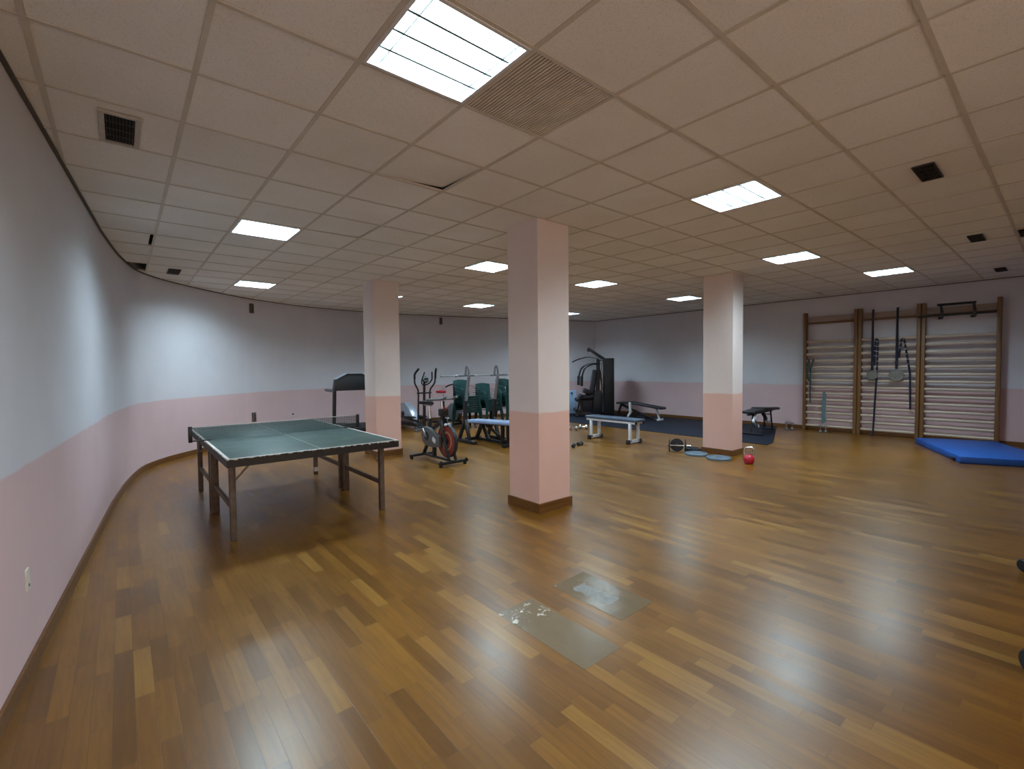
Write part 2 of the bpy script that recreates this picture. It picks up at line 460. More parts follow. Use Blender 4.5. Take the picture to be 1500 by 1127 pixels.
# columns
def column(name, x, y, sx, sy):
    bm = B(); box(bm, (x + sx / 2, y + sy / 2, ZT / 2), (sx, sy, ZT)); c = struct(name, bm, M['column'], smooth=False)
    bm = B(); t = 0.018; h = 0.095
    for cx, cy, lx, ly in ((x + sx / 2, y - t / 2, sx + 2 * t, t), (x + sx / 2, y + sy + t / 2, sx + 2 * t, t), (x - t / 2, y + sy / 2, t, sy), (x + sx + t / 2, y + sy / 2, t, sy)):
        box(bm, (cx, cy, h / 2), (lx, ly, h))
    struct('baseboard_' + name, bm, M['skirt'], smooth=False, parent=c)
column('column_1', 3.225, 3.445, 0.45, 0.47)
column('column_2', 3.265, 7.48, 0.45, 0.45)
column('column_3', 7.60, 3.52, 0.36, 0.50)

# ------------------------------------------------------------------ suspended ceiling
GX, GY, T = 0.3306, 0.4416, 0.6
def cell(u, v):  return (u * T + 2.1306, v * T + 2.2416)     # corner of grid cell
LAMPS = [(-2, -1), (3, -1), (-2, 5), (-1, 11), (3, 5), (7, 11), (7, 5), (12, 5), (8, 0), (12, -1), (3, 11), (12, 11)]
GRILLE = (-1, -1)
lifted = {(-1, 1): (0, 0, 0.03, 0.0), (15, 1): (0.035, 0, 0, 0.035), (-1, 4): (0, 0.006, 0.012, 0)}
skip = set(LAMPS) | {GRILLE, (-4, 10)}
bm = B()
for u in range(-6, 18):
    for v in range(-10, 18):
        if (u, v) in skip: continue
        x, y = cell(u, v)
        if not (-1.2 < x + 0.6 and x < 12.1 and -3.2 < y + 0.6 and y < 12.1): continue
        dz = [random.uniform(0, 0.0025) for _ in range(4)]
        if (u, v) in lifted: dz = [a + b for a, b in zip(dz, lifted[(u, v)])]
        e = 0.002
        x1_ = x + T - e - (0.04 if (u, v) == (-4, 7) else 0)
        q = [(x + e, y + e), (x1_, y + e), (x1_, y + T - e), (x + e, y + T - e)]
        lo = [bm.verts.new(V(a, b, HC + d)) for (a, b), d in zip(q, dz)]
        hi = [bm.verts.new(V(a, b, HC + d + 0.014)) for (a, b), d in zip(q, dz)]
        bm.faces.new(lo[::-1]); bm.faces.new(hi)
        for k in range(4): bm.faces.new((lo[k], lo[(k + 1) % 4], hi[(k + 1) % 4], hi[k]))
ceil = struct('ceiling', bm, M['tile'], smooth=False)
bm = B()
for u in range(-6, 19):
    x, _ = cell(u, 0); box(bm, (x, 4.5, HC - 0.002), (0.024, 15.2, 0.004)); box(bm, (x, 4.5, HC + 0.008), (0.002, 15.2, 0.016))
for v in range(-9, 18):
    _, y = cell(0, v); box(bm, (5.5, y, HC - 0.0022), (13.4, 0.022, 0.004)); box(bm, (5.5, y, HC + 0.008), (13.4, 0.002, 0.016))
struct('ceiling_grid', bm, M['grid'], smooth=False, parent=ceil)

# ------------------------------------------------------------------ recessed fluorescent fittings
LAMP_W = 41.0; LAMP_COL = (0.67, 0.88, 1.0)
def make_lamp():
    t = thing('ceiling_light', '', 'ceiling light')
    s = 0.285
    bm = B()
    box(bm, (0, 0, 0.099), (2 * s, 2 * s, 0.004))
    for a in (-1, 1):
        box(bm, (a * s, 0, 0.05), (0.004, 2 * s, 0.1)); box(bm, (0, a * s, 0.05), (2 * s, 0.004, 0.1))
    obj('housing', bm, M['reflector'], t, smooth=False)
    bm = B()
    for a in (-1, 1):
        box(bm, (a * (s - 0.004), 0, -0.006), (0.018, 2 * s + 0.01, 0.006)); box(bm, (0, a * (s - 0.004), -0.006), (2 * s - 0.02, 0.018, 0.006))
    obj('frame', bm, M['white'], t, smooth=False)
    for k in range(4):
        bm = B(); y = (k - 1.5) * 0.14
        tube(bm, [(-0.262, y, 0.058), (0.262, y, 0.058)], 0.013, 12)
        obj('tube', bm, M['tube'], t)
    bm = B()
    for k in range(3):
        y = (k - 1) * 0.14
        prism(bm, [(y - 0.007, 0.0), (y + 0.007, 0.0), (y + 0.002, 0.036), (y - 0.002, 0.036)], 0.55, MYZ)
    for x in (-0.215, 0.235): box(bm, (x, 0, 0.018), (0.005, 0.55, 0.034))
    obj('louvre', bm, M['louvre'], t, smooth=False)
    return t
lamp0 = make_lamp()
LAMP_LABELS = ['square fluorescent ceiling light closest overhead, beside the brown ribbed panel',
 'ceiling light above the bare floor, between the ribbed panel and the square dark vent',
 'ceiling light above the green table tennis table',
 'ceiling light by the curved wall, in line beyond the one over the table',
 'ceiling light partly hidden behind the upper left of the nearest column',
 'ceiling light seen between the two left columns, above the exercise bikes',
 'ceiling light just right of the nearest column, above the white framed bench',
 'ceiling light touching the left edge of the right-hand column in the photo',
 'ceiling light directly right of the top of the right-hand column in the photo',
 'ceiling light closest to the wooden wall ladders',
 'sliver of a ceiling light peeking out right of the column behind the table',
 'sliver of a ceiling light peeking out right of the nearest column, over the multigym']
for i, (u, v) in enumerate(LAMPS):
    x, y = cell(u, v); p = (x + 0.3, y + 0.3, HC)
    if i == 0: lamp0.location = p; lamp0['label'] = LAMP_LABELS[0]; lamp0['group'] = 'recessed ceiling lights'
    else: dup(lamp0, p, 0, LAMP_LABELS[i], 'recessed ceiling lights')
    ld = bpy.data.lights.new('lamp glow', 'AREA'); ld.shape = 'SQUARE'; ld.size = 0.54; ld.energy = LAMP_W
    ld.color = LAMP_COL if 'LAMP_COL' in globals() else (0.80, 0.95, 1.0); ld.spread = math.radians(148)
    lo = bpy.data.objects.new('lamp glow', ld); COL.objects.link(lo); lo.location = (p[0], p[1], HC + 0.046)

# ------------------------------------------------------------------ vents
def vent(name, label, x0, x1, y0, y1, along='x', n=12, fr=0.02, fm=None):
    cx, cy = (x0 + x1) / 2, (y0 + y1) / 2; w, d = x1 - x0, y1 - y0
    t = thing(name, label, 'vent', (cx, cy, HC), 0, 'ceiling air vents')
    bm = B()
    for a in (-1, 1):
        box(bm, (a * (w / 2 + fr / 2), 0, -0.008), (fr, d + 2 * fr, 0.012), bevel=0.002); box(bm, (0, a * (d / 2 + fr / 2), -0.008), (w, fr, 0.012), bevel=0.002)
    obj('frame', bm, fm or M['ventframe'], t, smooth=False)
    bm = B(); box(bm, (0, 0, -0.0025), (w, d, 0.003)); obj('backing', bm, M['dark'], t, smooth=False)
    bm = B()
    for k in range(n):
        f = (k + 0.5) / n - 0.5
        if along == 'y': box(bm, (f * w, 0, -0.008), (0.003, d, 0.009))
        else: box(bm, (0, f * d, -0.008), (w, 0.003, 0.009))
    for f in (-0.25, 0, 0.25):
        if along == 'y': box(bm, (0, f * d, -0.009), (w, 0.003, 0.007))
        else: box(bm, (f * w, 0, -0.009), (0.003, d, 0.007))
    obj('slats', bm, M['ventslat'], t, smooth=False)
vent('ceiling_vent', 'dark slatted ceiling vent in a pale frame, near the left wall overhead', -0.03, 0.11, 3.58, 3.99, 'y', 9, 0.028)
vent('ceiling_vent', 'dark ceiling vent without pale frame, largest one to the right overhead', 4.67, 5.07, 0.69, 0.81, 'x', 8, 0.006, M['ventslat'])
vent('ceiling_vent', 'dark ceiling vent, second in the row leading to the wall ladders', 7.70, 8.10, 0.70, 0.82, 'x', 8, 0.006, M['ventslat'])
vent('ceiling_vent', 'small dark ceiling vent above the right end of the wall ladders', 10.68, 11.08, 0.70, 0.82, 'x', 8, 0.006, M['ventslat'])
vent('ceiling_vent', 'small dark ceiling vent high above the curved wall, beside a dark hole', 0.58, 0.72, 8.44, 8.85, 'y', 8, 0.006, M['ventslat'])
vent('ceiling_vent', 'ceiling vent with pale slats cut by the right edge of the photo', 7.75, 8.25, 0.30, 0.42, 'x', 6, 0.02)
x, y = cell(*GRILLE)
t = thing('ribbed_ceiling_panel', 'brown ribbed panel set in the ceiling beside the closest light', 'ceiling panel', (x + 0.3, y + 0.3, HC))
bm = B(); box(bm, (0, 0, 0.009), (0.596, 0.596, 0.006)); obj('backing', bm, M['perfback'], t, smooth=False)
bm = B()
for k in range(30): box(bm, ((k + 0.5) / 30 * 0.58 - 0.29, 0, 0.002), (0.0105, 0.58, 0.008), bevel=0.002, seg=1)
obj('ribs', bm, M['perf'], t, smooth=False)

# ------------------------------------------------------------------ wall fittings
def on_curve(x, dxy=0.0):
    for a, b in zip(CUR, CUR[1:]):
        if a.x <= x <= b.x:
            f = (x - a.x) / (b.x - a.x); p = a.lerp(b, f); d = (b - a).normalized()
            return p, math.atan2(d.y, d.x)
def fitting(name, label, cat, x, z, w, h, mat, dep=0.04, dot=None):
    p, a = on_curve(x); nrm = V(math.sin(a), -math.cos(a), 0)
    t = thing(name, label, cat, (p.x + nrm.x * dep / 2, p.y + nrm.y * dep / 2, z), a)
    bm = B(); box(bm, (0, 0, 0), (w, dep, h), bevel=0.006); obj('cover', bm, mat, t)
    bm = B()
    if dot == 'grille':
        for k in range(7): box(bm, (0, -dep / 2, (k - 3) * h * 0.11), (w * 0.7, 0.006, h * 0.04))
        obj('grille', bm, M['ventslat'], t)
    else:
        disc(bm, (0, -dep / 2, 0), (0, 1, 0), w * 0.3, 0.006); obj('socket', bm, M['ventslat'], t)
fitting('wall_speaker', 'narrow brown box fixed high on the curved wall below the far ceiling light', 'wall box', 2.12, 2.78, 0.085, 0.2, M['brownbox'], dot='grille')
fitting('wall_speaker', 'narrow brown box fixed low on the pink band of the curved wall', 'wall box', 2.10, 0.50, 0.085, 0.2, M['brownbox'], dot='grille')
fitting('wall_speaker', 'narrow brown box high on the back wall, above the upright handles of the elliptical', 'wall box', 7.03, 2.83, 0.08, 0.2, M['brownbox'], dot='grille')
fitting('wall_socket', 'small white socket on the pink wall above the table net', 'socket', 3.0, 0.47, 0.075, 0.075, M['ivory'], 0.012)
t = thing('wall_socket', 'chipped white cover plate low on the left wall near the camera', 'socket', (-0.397, 3.31, 0.46), math.atan2(3.8, 0.305))
bm = B(); box(bm, (0, -0.004, 0), (0.055, 0.012, 0.11), bevel=0.004); obj('cover', bm, M['ivory'], t)
bm = B(); disc(bm, (0.004, -0.010, -0.03), (0, 1, 0), 0.008, 0.004, 12); obj('screw', bm, M['grey'], t)

# ------------------------------------------------------------------ table tennis table
t = thing('table_tennis_table', 'worn green table tennis table with brown legs and a net', 'table', (1.395, 5.77, 0))
W2 = 0.755
for s in (-1, 1):
    y0, y1 = (0.006, 1.37) if s > 0 else (-1.37, -0.006)
    bm = B(); box(bm, (0, (y0 + y1) / 2, 0.752), (2 * W2, y1 - y0, 0.016), bevel=0.002)
    top = obj('tabletop', bm, M['tabletop'], t)
    bm = B()
    for a in (-1, 1): box(bm, (a * (W2 - 0.012), (y0 + y1) / 2, 0.7606), (0.02, y1 - y0 - 0.004, 0.0016))
    box(bm, (0, s * 1.356, 0.7606), (2 * W2 - 0.05, 0.022, 0.0016)); box(bm, (0, (y0 + y1) / 2, 0.7605), (0.003, y1 - y0 - 0.06, 0.0012))
    obj('line_marking', bm, M['tape'], top, smooth=False)
    bm = B()
    for a in (-1, 1): box(bm, (a * (W2 - 0.008), (y0 + y1) / 2, 0.725), (0.024, y1 - y0 - 0.001, 0.068))
    box(bm, (0, s * 1.362, 0.725), (2 * W2 + 0.008, 0.024, 0.068)); box(bm, (0, s * 0.02, 0.718), (2 * W2 - 0.046, 0.024, 0.05))
    obj('apron', bm, M['apron'], t, smooth=False)
    for a in (-1, 1):
        xl = a * 0.685
        for yy, w, d in ((s * 1.10, 0.048, 0.058), (s * 0.065, 0.07, 0.055)):
            bm = B(); box(bm, (xl, yy, 0.346), (w, d, 0.690), bevel=0.004); lg = obj('leg', bm, M['legpaint'], t)
            if s > 0 and a > 0 and yy > 1:
                bm = B(); box(bm, (xl, yy, 0.075), (w + 0.004, d + 0.004, 0.06)); obj('tape_wrap', bm, M['tape'], lg)
        bm = B(); bar(bm, (xl, s * 1.075, 0.29), (xl, s * 0.09, 0.29), 0.022, 0.05); obj('stretcher', bm, M['legpaint'], t, smooth=False)
        bm = B(); tube(bm, [(a * 0.685, s * 1.10 - s * 0.035, 0.49), (a * 0.50, s * 1.10 - s * 0.035, 0.692)], 0.009, 8); obj('brace', bm, M['brace'], t)
        bm = B(); tube(bm, fillet([(xl, s * 0.10, 0.52), (xl, s * 0.2, 0.64), (xl, s * 0.36, 0.69)], 0.1), 0.009, 8); obj('brace', bm, M['brace'], t)
nt = B(); box(nt, (0, 0, 0.835), (1.74, 0.003, 0.146)); net = obj('net', nt, M['net'], t, smooth=False)
bm = B(); box(bm, (0, 0, 0.909), (1.74, 0.008, 0.008)); obj('net_tape', bm, M['tape'], net)
for a in (-1, 1):
    bm = B(); box(bm, (a * 0.875, 0, 0.835), (0.035, 0.03, 0.165), bevel=0.004); bar(bm, (a * 0.88, 0, 0.766), (a * 0.70, 0, 0.766), 0.03, 0.012)
    bar(bm, (a * 0.80, 0, 0.765), (a * 0.80, 0, 0.66), 0.03, 0.012)
    obj('net_post', bm, M['black'], net)

# ------------------------------------------------------------------ treadmill (front towards camera, deck running back to the wall)
t = thing('treadmill', 'dark treadmill half hidden behind the column beyond the table', 'treadmill', (3.86, 10.0, 0))
bm = B(); prism(bm, [(-0.05, 0.03), (0.55, 0.03), (0.55, 0.16), (0.40, 0.27), (0.10, 0.29), (-0.05, 0.2)], 0.78, MYZ @ Matrix.Identity(4), 0.02); obj('motor_cover', bm, M['black'], t)
bm = B(); box(bm, (0, 0.97, 0.10), (0.74, 1.3, 0.1), bevel=0.015); dk = obj('deck', bm, M['black'], t)
bm = B(); box(bm, (0, 1.0, 0.154), (0.5, 1.2, 0.008)); obj('running_belt', bm, M['rubber'], dk)
for a in (-1, 1):
    bm = B(); box(bm, (a * 0.32, 1.0, 0.157), (0.09, 1.2, 0.014), bevel=0.004); obj('side_rail', bm, M['grey'], dk)
    bm = B(); bar(bm, (a * 0.40, 0.12, 0.12), (a * 0.40, 0.02, 1.10), 0.06, 0.085, 0.01, V(0, 1, 0)); obj('upright', bm, M['black'], t)
    bm = B(); tube(bm, fillet([(a * 0.41, 0.0, 1.03), (a * 0.42, 0.35, 1.035), (a * 0.42, 0.5, 1.035)], 0.1), 0.034, 12); obj('handrail', bm, M['grey'], t)
bm = B(); prism(bm, [(-0.44, 1.03), (0.44, 1.03), (0.40, 1.27), (0.16, 1.395), (-0.16, 1.395), (-0.40, 1.27)], 0.16, MXZ, 0.02)
cn = obj('console', bm, M['black'], t)
bm = B(); prism(bm, [(-0.405, 1.285), (-0.165, 1.405), (0.165, 1.405), (0.405, 1.285), (0.405, 1.272), (0.165, 1.39), (-0.165, 1.39), (-0.405, 1.272)], 0.20, MXZ); obj('console_top_sheen', bm, M['silver'], cn, smooth=False)  # silver strip stands for light reflected off the top of the console
for a in (-1, 1):
    bm = B(); box(bm, (a * 0.3, 0.05, 0.015), (0.12, 0.12, 0.03)); box(bm, (a * 0.3, 1.5, 0.025), (0.1, 0.1, 0.05)); obj('foot', bm, M['rubber'], t)

# ------------------------------------------------------------------ elliptical trainer; local +x away from the camera
t = thing('elliptical_trainer', 'elliptical trainer with silver flywheel housing and tall black arms', 'elliptical', (5.55, 9.93, 0), PI / 2 + 0.03)
bm = B(); bar(bm, (-0.05, 0, 0.075), (1.2, 0, 0.075), 0.09, 0.05, 0.008); bar(bm, (-0.05, -0.26, 0.05), (-0.05, 0.26, 0.05), 0.07, 0.06, 0.01); bar(bm, (1.2, -0.27, 0.05), (1.2, 0.27, 0.05), 0.07, 0.06, 0.01)
for a in (-0.26, 0.26):
    for xx in (-0.05, 1.2): box(bm, (xx, a, 0.02), (0.09, 0.06, 0.04), bevel=0.008)
obj('base', bm, M['grey'], t)
bm = B(); prism(bm, [(0.36, 0.11), (1.22, 0.11), (1.26, 0.30), (1.18, 0.50), (1.0, 0.62), (0.80, 0.64), (0.62, 0.54), (0.48, 0.36), (0.38, 0.2)], 0.20, Matrix.Translation((0, 0.0, 0)) @ MXZ, 0.03)
hs = obj('flywheel_housing', bm, M['silver'], t, ang=50)
for a in (-1, 1):
    bm = B(); disc(bm, (0.86, a * 0.115, 0.36), (0, 1, 0), 0.06, 0.04, 20, 0.006); obj('crank_hub', bm, M['black'], hs)
bm = B(); prism(bm, [(0.10, 0.10), (1.25, 0.10), (1.25, 0.16), (0.3, 0.17)], 0.26, MXZ, 0.01); obj('housing_skirt', bm, M['black'], hs)
bm = B(); tube(bm, [(0.02, 0, 0.08), (0.0, 0, 0.9), (-0.02, 0, 1.24)], [0.04, 0.032, 0.028], 12); obj('mast', bm, M['black'], t)
bm = B(); disc(bm, (-0.07, 0, 1.22), (-1, 0, 0.5), 0.085, 0.05, 24, 0.01); cn = obj('console', bm, M['black'], t)
bm = B(); box(bm, (-0.10, 0, 1.235), (0.01, 0.09, 0.05), Matrix.Rotation(-0.46, 3, 'Y')); obj('display', bm, M['vinyl'], cn)
bm = B(); tube(bm, [(0.0, -0.19, 0.90), (0.0, 0.19, 0.90)], 0.02, 10); obj('axle', bm, M['black'], t)
for a in (-1, 1):
    bm = B(); tube(bm, fillet([(0.04, a * 0.155, 0.24), (0.0, a * 0.155, 0.90), (0.0, a * 0.165, 0.98), (-0.04, a * 0.28, 1.14), (-0.06, a * 0.285, 1.36), (-0.16, a * 0.24, 1.47)], 0.06), 0.020, 10); ar = obj('moving_arm', bm, M['black'], t)
    bm = B(); tube(bm, fillet([(-0.055, a * 0.285, 1.24), (-0.06, a * 0.285, 1.36), (-0.17, a * 0.236, 1.48)], 0.05), 0.025, 10); obj('grip', bm, M['rubber'], ar)
    bm = B(); tube(bm, fillet([(0.0, 0, 1.08), (-0.06, a * 0.10, 1.12), (-0.14, a * 0.14, 1.22), (-0.2, a * 0.10, 1.40)], 0.05), 0.016, 10); obj('fixed_handle', bm, M['rubber'], t)
    bm = B(); bar(bm, (0.03, a * 0.155, 0.22), (0.95, a * 0.155, 0.30), 0.045, 0.05, 0.006); pl = obj('pedal_bar', bm, M['black'], t)
    bm = B(); box(bm, (0.42, a * 0.155, 0.30), (0.36, 0.13, 0.03), bevel=0.008); obj('pedal', bm, M['rubber'], pl)

# ------------------------------------------------------------------ spin bike (front towards camera); local +x = forward
t = thing('spin_bike', 'black spin bike with dark red flywheel standing nearest the table', 'exercise bike', (3.84, 6.47, 0), -PI / 2)
for nm, xx in (('front_foot', 0.45), ('rear_foot', -0.47)):
    bm = B(); bar(bm, (xx, -0.24, 0.055), (xx, 0.24, 0.055), 0.05, 0.04, 0.006); ft = obj(nm, bm, M['black'], t)
    bm = B()
    for a in (-1, 1): box(bm, (xx, a * 0.215, 0.018), (0.05, 0.035, 0.036), bevel=0.004)
    obj('rubber_pad', bm, M['rubber'], ft)
    if nm == 'front_foot':
        for a in (-1, 1):
            bm = B(); disc(bm, (xx + 0.035, a * 0.225, 0.07), (0, 1, 0), 0.032, 0.022, 18, 0.004); obj('transport_wheel', bm, M['rubber'], ft)
bm = B()
bar(bm, (-0.47, 0, 0.065), (0.45, 0, 0.065), 0.05, 0.03, 0.004)
bar(bm, (-0.44, 0.0, 0.075), (-0.26, 0, 0.34), 0.05, 0.04, 0.006)
bar(bm, (-0.10, 0.0, 0.075), (-0.10, 0, 0.30), 0.05, 0.06, 0.006)
bar(bm, (-0.28, 0, 0.34), (-0.22, 0, 0.68), 0.055, 0.07, 0.008)
bar(bm, (-0.24, 0, 0.46), (0.18, 0, 0.68), 0.05, 0.06, 0.008)
for a in (-1, 1):
    bar(bm, (0.18, a * 0.05, 0.70), (0.30, a * 0.06, 0.36), 0.03, 0.05, 0.004); bar(bm, (0.30, a * 0.06, 0.36), (0.44, a * 0.06, 0.075), 0.03, 0.045, 0.004)
bar(bm, (0.17, 0, 0.60), (0.16, 0, 0.84), 0.06, 0.07, 0.008)
obj('frame', bm, M['black'], t)
bm = B(); MW = axis_m((0.30, 0, 0.36), (0, 1, 0))
lathe(bm, [(0, -0.012), (0.165, -0.012), (0.17, -0.022), (0.235, -0.022), (0.24, -0.016), (0.24, 0.016), (0.235, 0.022), (0.17, 0.022), (0.165, 0.012), (0, 0.012)], MW, 40)
fly = obj('flywheel', bm, M['darkred'], t)
bm = B(); 
for a in (-1, 1): lathe(bm, [(0.118, a * 0.0125), (0.150, a * 0.0125), (0.150, a * 0.019), (0.118, a * 0.019), (0.118, a * 0.0125)], MW, 36)
obj('flywheel_band', bm, M['copper'], fly)
bm = B(); disc(bm, (0.30, 0, 0.36), (0, 1, 0), 0.045, 0.11, 20, 0.006); obj('hub', bm, M['ironblack'], fly)
bm = B(); lathe(bm, [(0.236, -0.025), (0.255, -0.025), (0.255, 0.025), (0.236, 0.025), (0.236, -0.025)], MW, 36); obj('rim', bm, M['ironblack'], fly)
gp = [(-0.30, 0.30), (-0.24, 0.25), (-0.08, 0.24), (0.08, 0.24), (0.20, 0.27), (0.20, 0.43), (0.06, 0.46), (-0.08, 0.53), (-0.22, 0.55), (-0.31, 0.49), (-0.34, 0.40)]
bm = B()
prism(bm, gp, 0.06, Matrix.Translation((0, -0.075, 0)) @ MXZ, 0.012)
gd = obj('belt_guard', bm, M['grey'], t)
bm = B(); disc(bm, (-0.16, -0.107, 0.40), (0, 1, 0), 0.07, 0.012, 24, 0.004); obj('guard_cap', bm, M['black'], gd)
bm = B(); box(bm, (0.07, -0.106, 0.36), (0.1, 0.006, 0.07), Matrix.Rotation(0.5, 3, 'Y')); obj('badge', bm, M['white'], gd)
for a, ang in ((-1, 2.2), (1, 2.2 + PI)):
    c = V(-0.16, a * 0.125, 0.40); e = c + V(math.cos(ang) * 0.17, 0, math.sin(ang) * 0.17)
    bm = B(); bar(bm, (c.x, 0, c.z), c, 0.03, 0.03); bar(bm, c, e, 0.026, 0.016, 0.003, V(0, 1, 0)); ck = obj('crank', bm, M['steel'], t)
    bm = B(); box(bm, (e.x, a * 0.185, e.z), (0.09, 0.10, 0.018), bevel=0.004)
    tube(bm, fillet([(e.x + 0.03, a * 0.145, e.z + 0.01), (e.x + 0.12, a * 0.145, e.z + 0.05), (e.x + 0.12, a * 0.225, e.z + 0.05), (e.x + 0.03, a * 0.225, e.z + 0.01)], 0.04), 0.006, 8)
    obj('pedal', bm, M['black'], ck)
bm = B(); tube(bm, [(-0.215, 0, 0.62), (-0.24, 0, 0.80), (-0.25, 0, 0.88)], 0.02, 12); sp = obj('saddle_post', bm, M['chrome'], t)
bm = B(); bar(bm, (-0.40, 0, 0.888), (-0.16, 0, 0.888), 0.03, 0.025); obj('saddle_rail', bm, M['steel'], sp)
bm = B(); prism(bm, [(-0.46, -0.10), (-0.48, 0), (-0.46, 0.10), (-0.36, 0.09), (-0.24, 0.03), (-0.16, 0.022), (-0.145, 0), (-0.16, -0.022), (-0.24, -0.03), (-0.36, -0.09)], 0.05, Matrix.Translation((0.03, 0, 0.925)), 0.016); obj('saddle', bm, M['vinyl'], t)
bm = B(); tube(bm, [(0.16, 0, 0.82), (0.14, 0, 1.0)], 0.02, 12); obj('handlebar_post', bm, M['chrome'], t)
bm = B(); box(bm, (0.19, 0, 0.80), (0.10, 0.14, 0.12), bevel=0.02); obj('brake_box', bm, M['black'], t)
bm = B(); disc(bm, (0.24, 0, 0.86), (0.4, 0, 1), 0.022, 0.05, 16, 0.004); obj('brake_knob', bm, M['darkred'], t)
bm = B()
for a in (-1, 1): box(bm, (0.30, a * 0.03, 0.615), (0.05, 0.03, 0.035), bevel=0.004)
obj('brake_pad', bm, M['white'], t)
bm = B(); tube(bm, fillet([(0.44, -0.09, 1.05), (0.30, -0.10, 1.01), (0.12, -0.235, 1.0), (0.10, -0.235, 1.0), (0.10, 0.235, 1.0), (0.12, 0.235, 1.0), (0.30, 0.10, 1.01), (0.44, 0.09, 1.05)], 0.05), 0.019, 10); obj('handlebar', bm, M['grey'], t)

# ------------------------------------------------------------------ upright exercise bike at the back wall; local +x forward
t = thing('exercise_bike', 'exercise bike with red saddle by the back wall, behind the spin bike', 'exercise bike', (6.70, 10.62, 0), math.atan2(-0.55, 0.10))
bm = B()
for xx in (-0.42, 0.42): bar(bm, (xx, -0.24, 0.045), (xx, 0.24, 0.045), 0.06, 0.06, 0.01)
bar(bm, (-0.42, 0, 0.07), (0.42, 0, 0.10), 0.06, 0.05, 0.006); bar(bm, (-0.24, 0, 0.08), (-0.26, 0, 0.60), 0.05, 0.06, 0.006); bar(bm, (0.20, 0, 0.30), (0.28, 0, 0.92), 0.05, 0.06, 0.006)
obj('frame', bm, M['black'], t)
bm = B(); prism(bm, [(-0.20, 0.12), (0.34, 0.12), (0.42, 0.30), (0.34, 0.52), (0.10, 0.56), (-0.16, 0.36)], 0.14, MXZ, 0.02); obj('flywheel_housing', bm, M['grey'], t)
for a, ang in ((-1, -1.1), (1, -1.1 + PI)):
    c = V(-0.02, a * 0.10, 0.32); e = c + V(math.cos(ang) * 0.17, 0, math.sin(ang) * 0.17)
    bm = B(); bar(bm, (c.x, 0, c.z), c, 0.03, 0.03); bar(bm, c, e, 0.026, 0.016, 0.0, V(0, 1, 0)); ck = obj('crank', bm, M['chrome'], t)
    bm = B(); box(bm, (e.x, a * 0.165, e.z), (0.1, 0.10, 0.022), bevel=0.004); obj('pedal', bm, M['white'], ck)
bm = B(); tube(bm, [(-0.255, 0, 0.55), (-0.28, 0, 0.82)], 0.02, 12); obj('saddle_post', bm, M['chrome'], t)
bm = B(); prism(bm, [(-0.42, -0.11), (-0.44, 0), (-0.42, 0.11), (-0.30, 0.09), (-0.2, 0.03), (-0.14, 0), (-0.2, -0.03), (-0.30, -0.09)], 0.06, Matrix.Translation((0, 0, 0.85)), 0.018); obj('saddle', bm, M['red'], t)
bm = B(); tube(bm, [(0.27, 0, 0.88), (0.26, 0, 1.02)], 0.022, 12); obj('handlebar_post', bm, M['white'], t)
bm = B(); tube(bm, fillet([(0.06, -0.19, 0.99), (0.24, -0.20, 1.06), (0.34, 0, 1.08), (0.24, 0.20, 1.06), (0.06, 0.19, 0.99)], 0.1), 0.018, 10); obj('handlebar', bm, M['rubber'], t)
bm = B(); box(bm, (0.30, 0, 1.08), (0.05, 0.15, 0.09), Matrix.Rotation(0.5, 3, 'Y'), 0.01); obj('console', bm, M['black'], t)

# ------------------------------------------------------------------ squat stands, barbell, press bench
def squat_stand(x, y, label):
    t = thing('squat_stand', label, 'rack', (x, y, 0), 0, 'pair of squat stands')
    bm = B(); bar(bm, (0, -0.32, 0.04), (0, 0.31, 0.04), 0.07, 0.06, 0.006); obj('foot', bm, M['black'], t)
    bm = B()
    bar(bm, (0, 0.24, 0.065), (0, 0.03, 0.46), 0.055, 0.06, 0.004, V(1, 0, 0)); bar(bm, (0, -0.12, 0.065), (0, 0.02, 0.46), 0.055, 0.06, 0.004, V(1, 0, 0))
    bar(bm, (0, 0.035, 0.38), (0, -0.01, 0.84), 0.065, 0.065, 0.005); obj('lower_frame', bm, M['black'], t)
    bm = B(); bar(bm, (0, -0.002, 0.80), (0, -0.125, 1.34), 0.045, 0.045, 0.004); obj('upright', bm, M['steel'], t)
    bm = B(); tube(bm, fillet([(0, -0.13, 1.30), (0, -0.12, 1.46), (0, -0.085, 1.52), (0, -0.035, 1.50), (0, -0.015, 1.40), (0, 0.0, 1.32)], 0.04), 0.016, 10, sq=(0.042, 0.022)); obj('bar_catch', bm, M['steel'], t)
    bm = B(); disc(bm, (0.045, 0.0, 0.76), (1, 0, 0), 0.025, 0.03, 16, 0.004); obj('pin_knob', bm, M['steel'], t)
squat_stand(5.20, 7.66, 'squat stand with silver catch, left one, standing right behind the spin bike')
squat_stand(5.92, 7.66, 'squat stand with silver catch, right one, behind the pale blue bench')
t = thing('barbell', 'thin bare barbell lying across the two squat stands', 'barbell', (5.56, 7.59, 1.335))
bm = B(); tube(bm, [(-0.96, 0, 0), (0.96, 0, 0)], 0.0135, 10); obj('bar', bm, M['steel'], t)
for a in (-1, 1):
    bm = B(); tube(bm, [(a * 0.58, 0, 0), (a * 0.20, 0, 0)], 0.0155, 10); obj('grip', bm, M['grey'], t)
    bm = B(); disc(bm, (a * 0.62, 0, 0), (1, 0, 0), 0.026, 0.03, 16, 0.003); obj('collar', bm, M['steel'], t)
t = thing('weight_bench', 'weight bench with pale blue pad in front of the squat stands', 'bench', (5.56, 7.0, 0))
bm = B(); box(bm, (0, 0.20, 0.425), (0.30, 1.5, 0.07), Matrix.Rotation(-0.045, 3, 'X'), 0.025, 3); obj('pad', bm, M['padpale'], t)
